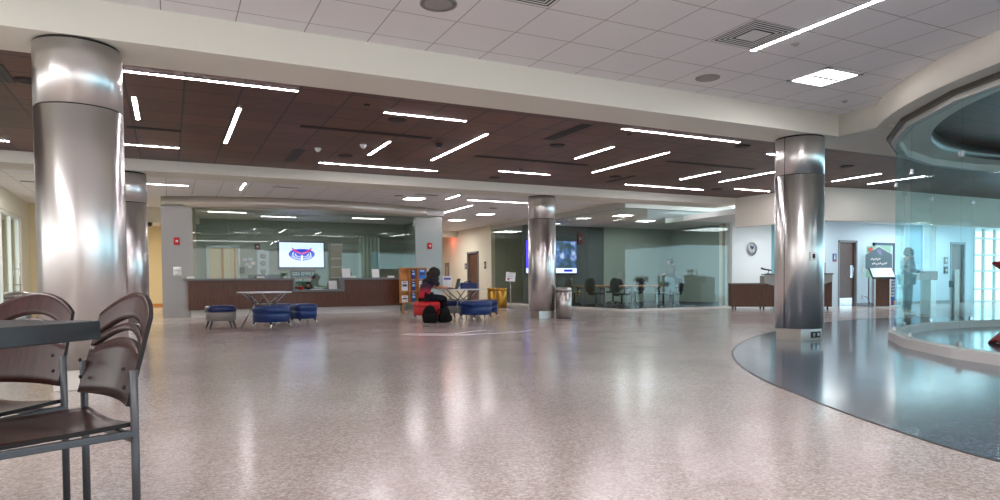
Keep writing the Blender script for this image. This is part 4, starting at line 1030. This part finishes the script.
# ================================================================== CHAIRS AND TABLE BY THE CAMERA
def ply_chair(x, y, face, label):
    t = thing('cafe_chair', label, 'chair', (x, y, 0), face, 'dark ply chairs at the charcoal table')
    W = .225      # posts at +-W, faces +X, back posts at x=0
    # seat: dished ply
    b = MB(); nx, ny, th = 14, 12, .014
    def sp(u, v):
        X = -.01+.43*u; Y = (v-.5)*2*(W-.012)*(1-.10*max(0, u-.8)*5*abs(2*v-1)**4)
        Zz = .452-.022*math.exp(-((u-.35)/.3)**2)*(1-(2*v-1)**2) - .02*max(0, u-.8)*5*max(0, u-.8) + .012*(2*v-1)**2*(1-u)
        return (X, Y, Zz)
    top = [[b.bm.verts.new(sp(i/nx, j/ny)) for j in range(ny+1)] for i in range(nx+1)]
    bot = [[b.bm.verts.new((lambda q: (q[0], q[1], q[2]-th))(sp(i/nx, j/ny))) for j in range(ny+1)] for i in range(nx+1)]
    fs, ed = [], []
    for i in range(nx):
        for j in range(ny):
            fs.append(b.bm.faces.new((top[i][j], top[i+1][j], top[i+1][j+1], top[i][j+1])))
            fs.append(b.bm.faces.new((bot[i][j+1], bot[i+1][j+1], bot[i+1][j], bot[i][j])))
    for i in range(nx):
        for j, s in ((0, 1), (ny, -1)):
            f = (bot[i][j], bot[i+1][j], top[i+1][j], top[i][j]); ed.append(b.bm.faces.new(f if s > 0 else f[::-1]))
    for j in range(ny):
        for i, s in ((0, -1), (nx, 1)):
            f = (bot[i][j], bot[i][j+1], top[i][j+1], top[i][j]); ed.append(b.bm.faces.new(f if s > 0 else f[::-1]))
    b._tag(fs, M_PLY, True); b._tag(ed, M_EDGE)
    b.build('seat', None, t)
    # backrest: curved ply with two crescent slots, built from strips between height curves
    b = MB(); n = 36; th = .014
    def bp(u, z):           # u -1..1 across, z height
        lean = (z-.54)*.28
        X = .018-lean-.027*(1-u*u); Y = u*(W-.004-.02*max(0, (z-.62))*2)
        return Vector((X, Y, z))
    top_z = lambda u: .795+.078*math.cos(u*pi/2)**.8 if abs(u) < 1 else .795
    bot_z = lambda u: .518+.004*(1-u*u)
    def slot_(u, zc, rise, half, hw):      # crescent centre line & half width
        if abs(u) >= hw: return None
        c = zc+rise*(1-(u/hw)**2); h = half*math.sqrt(max(0, 1-(u/hw)**2)); return (c-h, c+h)
    us = [math.sin(-pi/2+pi*i/n) for i in range(n+1)]
    fs, ed = [], []
    def piece(lo, hi, rng, m=5):
        g, h = [], []
        for u in rng:
            a, c = lo(u), hi(u)
            g.append([b.bm.verts.new(bp(u, a+(c-a)*k/m)) for k in range(m+1)])
            h.append([b.bm.verts.new(bp(u, a+(c-a)*k/m)+Vector((-th, 0, -.003))) for k in range(m+1)])
        for i in range(len(rng)-1):
            for k in range(m):
                fs.append(b.bm.faces.new((g[i][k], g[i+1][k], g[i+1][k+1], g[i][k+1])))
                fs.append(b.bm.faces.new((h[i][k+1], h[i+1][k+1], h[i+1][k], h[i][k])))
            ed.append(b.bm.faces.new((g[i][0], h[i][0], h[i+1][0], g[i+1][0])))
            ed.append(b.bm.faces.new((g[i][m], g[i+1][m], h[i+1][m], h[i][m])))
        for i in (0, len(rng)-1):
            for k in range(m): ed.append(b.bm.faces.new((g[i][k], g[i][k+1], h[i][k+1], h[i][k])))
    S1 = (.728, .050, .0095, .84); S2 = (.682, .050, .0125, .90)
    mid1 = lambda u: (slot_(u, S1[0], S1[1], S1[2], S1[3]) or (None, None))
    mid2 = lambda u: (slot_(u, S2[0], S2[1], S2[2], S2[3]) or (None, None))
    e2 = [u for u in [S2[3]*math.sin(-pi/2+pi*i/n) for i in range(n+1)]]
    def L1(u):
        a = slot_(u, *S2); return a[0] if a else S2[0]
    def H1(u):
        a = slot_(u, *S2); return a[1] if a else S2[0]
    def L2(u):
        a = slot_(u, *S1); return a[0] if a else S1[0]+S1[1]*(1-(u/S1[3])**2)
    def H2(u):
        a = slot_(u, *S1); return a[1] if a else S1[0]+S1[1]*(1-(u/S1[3])**2)
    piece(bot_z, L1, us); piece(H1, L2, us, 2); piece(H2, top_z, us)
    b._tag(fs, M_PLY, True); b._tag(ed, M_EDGE)
    bmesh.ops.recalc_face_normals(b.bm, faces=b.bm.faces[:])
    b.build('backrest', None, t)
    for s in (-1, 1):
        o = MB().tube([(.0, s*W, 0.0), (.0, s*W, .63)], .0125, M_DARKMETAL, 14).build('rear_leg', None, t)
        MB().tube([(.40, s*W, 0.0), (.40, s*W, .425)], .0125, M_DARKMETAL, 14).build('front_leg', None, t)
        MB().box(0, s*W-.011, .418, .41, s*W+.011, .44, M_DARKMETAL, .003).build('side_rail', None, t)
        for z in (.575, .635): MB().ball((.02, s*(W-.028), z), .007, M_BLACK, (.8, 1, 1), 10, 8).build('bolt', None, t)
        for x in (0, .40): MB().lathe([(.015, 0), (.015, .03)], M_BLACK, 14, c=(x, s*W, 0)).build('foot_cap', None, t)
    MB().box(-.011, -W, .40, .011, W, .425, M_DARKMETAL, .003).build('rear_rail', None, t)
    MB().box(.389, -W, .40, .411, W, .425, M_DARKMETAL, .003).build('front_rail', None, t)
    return t
ply_chair(-.195, 2.61, R(203), 'dark ply chair whose whole slotted back shows past the table corner')
ply_chair(-.54, 3.175, R(229), 'dark ply chair partly hidden behind the charcoal table top')
t = thing('cafe_table_large', 'charcoal square table with thick edge, before the two dark chairs', 'table', (-.845, 2.565, 0), R(50))
a = .45
MB().box(-a, -a, .718, a, a, .78, bevel=.003).build('table_top', M_CHAR, t)
MB().tube([(0, 0, .03), (0, 0, .718)], .045, M_DARKMETAL, 20).build('pedestal', None, t)
MB().lathe([(.27, 0), (.27, .012), (.1, .03), (.05, .05)], M_DARKMETAL, 40).build('foot_plate', None, t)

# ================================================================== PEOPLE
def skin(chains, levels=1):
    """one smooth surface from chains of (point, radius); the first chain's first node is the root; nodes sharing a key are joined"""
    verts, rad, edges, key = [], [], [], {}
    for ch in chains:
        prev = None
        for k, p, r in ch:
            if k in key: i = key[k]
            else:
                i = len(verts); verts.append(p); rad.append(r); key[k] = i
            if prev is not None: edges.append((prev, i))
            prev = i
    me = bpy.data.meshes.new('skeleton'); me.from_pydata([tuple(v) for v in verts], edges, [])
    o = bpy.data.objects.new('skeleton', me); COL.objects.link(o)
    o.modifiers.new('skin', 'SKIN').use_smooth_shade = True
    for i, r in enumerate(rad):
        rr = r if isinstance(r, tuple) else (r, r)
        me.skin_vertices[0].data[i].radius = rr
    me.skin_vertices[0].data[0].use_root = True
    s = o.modifiers.new('sub', 'SUBSURF'); s.levels = levels; s.render_levels = levels
    dg = bpy.context.evaluated_depsgraph_get(); dg.update()
    out = bpy.data.meshes.new_from_object(o.evaluated_get(dg))
    bpy.data.objects.remove(o); bpy.data.meshes.remove(me)
    return out
def join_meshes(list_, m):
    b = bmesh.new()
    for x in list_: b.from_mesh(x)
    me = bpy.data.meshes.new('figure'); b.to_mesh(me); b.free()
    for p in me.polygons: p.use_smooth = True; p.material_index = 0
    me.materials.clear(); me.materials.append(m)
    return me
def link(name, me, parent):
    o = bpy.data.objects.new(name, me); COL.objects.link(o); o.parent = parent; return o
V = Vector
def hand(w, d, up, side, curl=.5, sc=1.):
    """palm + five fingers from the wrist w along d; up = back of the hand, side = towards the thumb"""
    d, up, side = d.normalized(), up.normalized(), side.normalized()
    ms = []
    c = w+d*.055*sc
    ms.append(skin([[('w', w, (.022*sc, .018*sc)), ('p', c, (.038*sc, .017*sc)), ('k', w+d*.095*sc, (.040*sc, .014*sc))]]))
    for i, (o, L) in enumerate(((.03, .075), (.01, .085), (-.01, .08), (-.03, .062))):
        a = w+d*.09*sc+side*o*sc; L *= sc
        b_ = a+d*L*.5-up*L*.12*curl*2; e = b_+(d*(1-curl)-up*curl)*L*.5
        ms.append(skin([[('a', a, .0095*sc), ('b', b_, .009*sc), ('e', e, .0075*sc)]]))
    a = w+d*.035*sc+side*.03*sc
    ms.append(skin([[('a', a, .012*sc), ('b', a+d*.03*sc+side*.028*sc-up*.01*sc, .0105*sc), ('e', a+d*.06*sc+side*.034*sc-up*.022*sc, .0085*sc)]]))
    return ms
def figure(name, label, loc, rz, J, skin_m, shirt_m, pants_m, shoe_m, hair_m, hair_long=0., sleeves='short', bulk=1., curl=1.):
    t = thing(name, label, 'person', loc, rz)
    J = {k: V(v) for k, v in J.items()}
    P_ = lambda k, r: (k, J[k], r)
    head_d = (J['crown']-J['head']).normalized(); fwd = J['look'].normalized(); side = head_d.cross(fwd).normalized()
    body = [[P_('pelvis', (.105, .085)), P_('waist', (.10, .08)), P_('chest', (.115, .085)), P_('collar', (.08, .06)), P_('neck', .052), ('jaw', J['head']-head_d*.055+fwd*.02, (.066, .07)), P_('head', (.078, .094)), ('top', J['crown']-head_d*.03, (.066, .078))]]
    for s in 'LR':
        body.append([P_('collar', (.08, .06)), P_('sh'+s, .046), P_('el'+s, .041), P_('wr'+s, .027)])
        body.append([P_('pelvis', (.105, .085)), P_('hip'+s, .075), P_('kn'+s, .056), P_('an'+s, .038), P_('toe'+s, (.036, .026))])
    ms = [skin(body, 2)]
    for s in 'LR':
        d = J['wr'+s]-J['el'+s]; up = V(J.get('up'+s, V((0, 0, 1))))
        sd = d.normalized().cross(up)*(1 if s == 'L' else -1)
        ms += hand(J['wr'+s], d, up, sd, .35)
    f = MB()   # face details merged into the body surface
    hc = J['head']
    f.ball(tuple(hc+fwd*.098-head_d*.012), .014, None, (1, 1, 1.4), 10, 8)
    for k in (-1, 1): f.ball(tuple(hc+side*k*.082-head_d*.01), .022, None, (.6, .6, 1.2), 10, 8)
    ms.append(f.mesh('face', skin_m))
    link('body', join_meshes(ms, skin_m), t)
    e = MB()
    for k in (-1, 1): e.ball(tuple(hc+fwd*.088+side*k*.032+head_d*.012), .011, M_PAPER, u=10, v=8).ball(tuple(hc+fwd*.096+side*k*.032+head_d*.012), .006, M_BLACK, u=8, v=6)
    e.build('eyes', None, t)
    MB().ball(tuple(hc+fwd*.088-head_d*.05), .022, mat('lip', (150, 84, 78), .5), (.8, 1, .35), 10, 6).build('mouth', None, t)
    # clothing: its own surfaces just outside the body
    G = lambda k, r: (k, J[k], tuple(x*bulk for x in r) if isinstance(r, tuple) else r*bulk)
    sh = [[('tail', J['pelvis']-V((.02, 0, .05)), (.165*bulk, .135*bulk)), G('pelvis', (.155, .128)), G('waist', (.148, .118)), G('chest', (.166, .126)), G('collar', (.112, .088)), ('nk', J['collar'].lerp(J['neck'], .45), .064)]]
    for s in 'LR':
        c = [G('collar', (.112, .088)), G('sh'+s, .074)]
        if sleeves == 'long': c += [G('el'+s, .055), ('cuff'+s, J['el'+s].lerp(J['wr'+s], .9), .038)]
        else: c += [('slv'+s, J['sh'+s].lerp(J['el'+s], .75), .060)]
        sh.append(c)
    link('shirt', join_meshes([skin(sh, 2)], shirt_m), t)
    pn = []
    for s in 'LR':
        pn.append([('pelvis', J['pelvis']-V((0, 0, .02)), (.152, .126)), ('hp'+s, J['hip'+s], .104), G('kn'+s, .072), ('hem'+s, J['kn'+s].lerp(J['an'+s], .96), .055)])
    link('trousers', join_meshes([skin(pn, 2)], pants_m), t)
    for s in 'LR':
        d = (J['toe'+s]-J['an'+s]); d.z = 0; d.normalize()
        a = J['an'+s].copy()
        link('shoe', join_meshes([skin([[('h', V((a.x, a.y, .045))-d*.03, (.042, .045)), ('m', V((a.x, a.y, .045))+d*.07, (.045, .04)), ('t', V((a.x, a.y, .036))+d*.17, (.036, .03))]], 2)], shoe_m), t)
    # hair: cap plus length behind
    h = []
    for i in range(90):
        u = random.uniform(-1, 1); v = random.uniform(0, 2*pi); q = math.sqrt(1-u*u)
        n = head_d*u + fwd*q*cos(v) + side*q*sin(v)
        if n.dot(fwd) > .45 and n.dot(head_d) < .55: continue
        if n.dot(head_d) < -.35 and n.dot(fwd) > -.2: continue
        h.append((hc+head_d*.02+V(n)*.088*(1+.25*(curl-1)*2), .036*curl))
    if hair_long:
        for i in range(70):
            v = random.uniform(-1.9, 1.9); dz = random.uniform(0, hair_long)
            n = -fwd*cos(v)+side*sin(v)
            h.append((hc+n*(.088+.02*random.random())*(1+.5*(curl-1))-V((0, 0, dz)), .036*curl))
    f = MB()
    for p, r in h: f.ball(tuple(p), r, None, u=8, v=6)
    f.build('hair', hair_m, t)
    return t

m_omb = mat('ombre_shirt', (30, 26, 36), .8); N, L, b = nodes(m_omb)
sx = N.new('ShaderNodeSeparateXYZ'); tc = N.new('ShaderNodeTexCoord'); L.new(tc.outputs['Object'], sx.inputs[0])
mr = N.new('ShaderNodeMapRange'); mr.inputs['From Min'].default_value = .55; mr.inputs['From Max'].default_value = 1.05
L.new(sx.outputs['Z'], mr.inputs['Value'])
L.new(ramp(m_omb, mr.outputs['Result'], [(.0, (214, 28, 40)), (.22, (196, 36, 52)), (.46, (84, 34, 58)), (.62, (34, 28, 44)), (1, (22, 20, 28))]), b.inputs['Base Color'])
seated = dict(pelvis=(-.02, 0, .565), waist=(-.03, 0, .70), chest=(.04, 0, .86), collar=(.11, 0, .965), neck=(.16, 0, 1.01), head=(.215, 0, 1.075), crown=(.26, 0, 1.19), look=(.9, 0, -.42),
              shL=(.11, .175, .945), shR=(.11, -.175, .945), elL=(.26, .24, .79), elR=(.30, -.22, .785), wrL=(.47, .12, .775), wrR=(.53, -.10, .775),
              hipL=(.02, .09, .55), hipR=(.02, -.09, .55), knL=(.44, .13, .535), knR=(.42, -.14, .54), anL=(.36, .12, .085), anR=(.40, -.13, .085), toeL=(.5, .12, .03), toeR=(.54, -.13, .03))
M_SHOEG = mat('grey_trainers', (150, 150, 160), .6)
figure('person', 'person in a black-to-red faded shirt sitting on the red stool, arms on the table', (5.24, 14.42, 0), R(4), seated, M_SKIN, m_omb, M_JEAN, M_SHOEG, M_HAIR, .17, 'short', 1.12, 1.5)
stand_a = dict(pelvis=(0, 0, .93), waist=(0, 0, 1.06), chest=(.0, 0, 1.24), collar=(.0, 0, 1.37), neck=(.02, 0, 1.43), head=(.05, 0, 1.525), crown=(.06, 0, 1.65), look=(.93, 0, -.35),
               shL=(0, .18, 1.35), shR=(0, -.18, 1.35), elL=(.03, .23, 1.08), elR=(.05, -.22, 1.08), wrL=(.25, .13, 1.06), wrR=(.27, -.1, 1.07),
               hipL=(0, .09, .89), hipR=(0, -.09, .89), knL=(.03, .09, .49), knR=(.02, -.09, .49), anL=(0, .09, .085), anR=(.0, -.09, .085), toeL=(.15, .1, .03), toeR=(.15, -.1, .03))
figure('person', 'standing person in dark clothes holding a white paper, beyond the round glass room', (16.2, 10.25, 0), R(-30), stand_a, M_SKIN, mat('dark_top', (26, 28, 34), .8), M_JEAN, M_PAPER, M_HAIR, .05, 'long')
t = thing('held_paper', 'white paper held by the standing person in dark clothes', 'paper', (16.2, 10.25, 0), R(-30))
MB().box(.36, -.14, 1.075, .62, .16, 1.083).build('sheet', M_PAPER, t)
stand_b = dict(stand_a); stand_b.update(elL=(.12, .22, 1.10), wrL=(.36, .16, 1.12), look=(1, 0, -.1))
figure('person', 'muted tan figure modelled for a reflection, behind the black chair in the conference room', (15.3, 17.75, .012), R(160), stand_b, mat('skin_b', (150, 126, 108), .6), mat('tan_top', (84, 78, 64), .8), mat('tan_slacks', (70, 66, 56), .8), M_BLACK, mat('brown_hair', (60, 50, 42), .7), .0, 'long')  # solid figure modelled in place of a reflection on the glass

# bags by the red stool
def backpack(x, y, rz, label, m, s=1.):
    t = thing('backpack', label, 'bag', (x, y, 0), rz)
    rg = []
    for z, w, d, o in ((0, .13, .09, 0), (.03, .165, .115, 0), (.16, .17, .12, -.01), (.28, .145, .10, -.03), (.36, .10, .07, -.05), (.40, .05, .035, -.06)):
        rg.append([(px*w*s+.02*sin(7*z+3*px), py*d*s+o, z*s) for px, py in squircle(1, 2.8, 28)])
    loft(MB(), rg, m).build('body', None, t)
    rg = [[(px*w*s, (-.105*s-d+py*d), z*s) for px, py in squircle(1, 3, 20)] for z, w, d in ((.03, .11, .02), (.05, .13, .035), (.15, .13, .035), (.2, .11, .02))]
    loft(MB(), rg, m).build('front_pocket', None, t)
    for k in (-1, 1): MB().tube([(k*.07*s, .06*s, .37*s), (k*.1*s, .17*s, .25*s), (k*.11*s, .15*s, .08*s), (k*.1*s, .1*s, .04*s)], .016, M_BLACK, 8).build('strap', None, t)
    MB().tube([(-.04*s, -.06*s, .39*s), (0, -.06*s, .44*s), (.04*s, -.06*s, .39*s)], .01, M_BLACK, 8).build('handle', None, t)
M_BAG = mat('black_nylon', (11, 11, 13), .85, spec=.25)
backpack(5.18, 13.96, -.4, 'slumped black backpack on the floor against the red stool', M_BAG, .98)
backpack(5.52, 13.98, .5, 'smaller black bag on the floor by the seated person, its strap loose', M_BAG, .86)

# ================================================================== LIGHT
w = bpy.data.worlds.new('world'); SC.world = w; w.use_nodes = True
bg = w.node_tree.nodes['Background']; WN, WL = w.node_tree.nodes, w.node_tree.links
tc = WN.new('ShaderNodeTexCoord'); sp = WN.new('ShaderNodeSeparateXYZ'); WL.new(tc.outputs['Generated'], sp.inputs[0])
r_ = WN.new('ShaderNodeValToRGB'); mr = WN.new('ShaderNodeMapRange'); mr.inputs['From Min'].default_value = -1; WL.new(sp.outputs['X'], mr.inputs['Value'])
WL.new(mr.outputs['Result'], r_.inputs['Fac']); e_ = r_.color_ramp.elements
e_[0].position = .55; e_[0].color = (1.0, .98, .97, 1); e_[1].position = .9; e_[1].color = (1.15, 1.7, 2.0, 1)
WL.new(r_.outputs['Color'], bg.inputs['Color']); bg.inputs['Strength'].default_value = 1.1
def area(name, loc, rot, sx, sy, power, col=(1, 1, 1)):
    l = bpy.data.lights.new(name, 'AREA'); l.shape = 'RECTANGLE'; l.size = sx; l.size_y = sy; l.energy = power; l.color = col
    o = bpy.data.objects.new(name, l); COL.objects.link(o); o.location = loc; o.rotation_euler = rot
    return o
area('fill_corridor', (-1.5, 27, 3.2), (0, 0, 0), 1, 1, 70, (1, .9, .72))  # added fill light for the corridor, no fitting in view
area('fill_hall', (10.2, 27.5, 3.2), (0, 0, 0), 1, 1, 50, (1, .96, .9))  # unseen area light added to brighten the hall
area('fill_outer', (-6, 21, 3.25), (0, 0, 0), 3, 8, 150, (1, 1, .98))  # fill added because the outer lobby would be dark
area('fill_entrance', (-2, 19.0, 3.2), (0, 0, 0), 1, 1, 40, (1, .95, .86))  # unseen fill added by the glass entrance
area('fill_tiles', (2.0, 1.0, 3.25), (0, 0, 0), 6, .3, 60, (1, .97, .98))  # fill light added under the near tiles, out of view
area('fill_tiles', (-2.5, 3.0, 3.25), (0, 0, 0), .3, 6, 60, (1, .97, .98))  # second added fill under the tiles, also out of view
area('fill_alcove', (17.6, 14.0, 2.72), (0, 0, 0), 1.5, 1.5, 40, (.9, .97, 1))  # added to brighten the desk alcove, no fitting of its own
area('fill_far', (23, 13.4, 2.72), (0, 0, 0), 5, .8, 55, (.8, .93, 1))  # wide fill added to lift the far wall
area('fill_office', (4, 22, 3.04), (0, 0, 0), 5, .6, 16, (1, .98, .96))  # fill added to lift the office behind the tinted glass
area('fill_conference', (15.5, 19.3, 3.06), (0, 0, 0), 5, 5, 60, (.95, 1, 1))  # broad fill added for the conference room interior
l = bpy.data.lights.new('exit_glow', 'POINT'); l.energy = 3.5; l.color = (1, .12, .06); l.shadow_soft_size = .08
o = bpy.data.objects.new('exit_glow', l); COL.objects.link(o); o.location = (11.75, 29.4, 2.85)
vs = SC.view_settings
vs.view_transform = 'Standard'; vs.look = 'None'; vs.gamma = 1; vs.use_curve_mapping = False; vs.exposure = 1.0
SC.cycles.use_denoising = True
SC.cycles.max_bounces = 8; SC.cycles.transparent_max_bounces = 24
SC.cycles.sample_clamp_indirect = 6
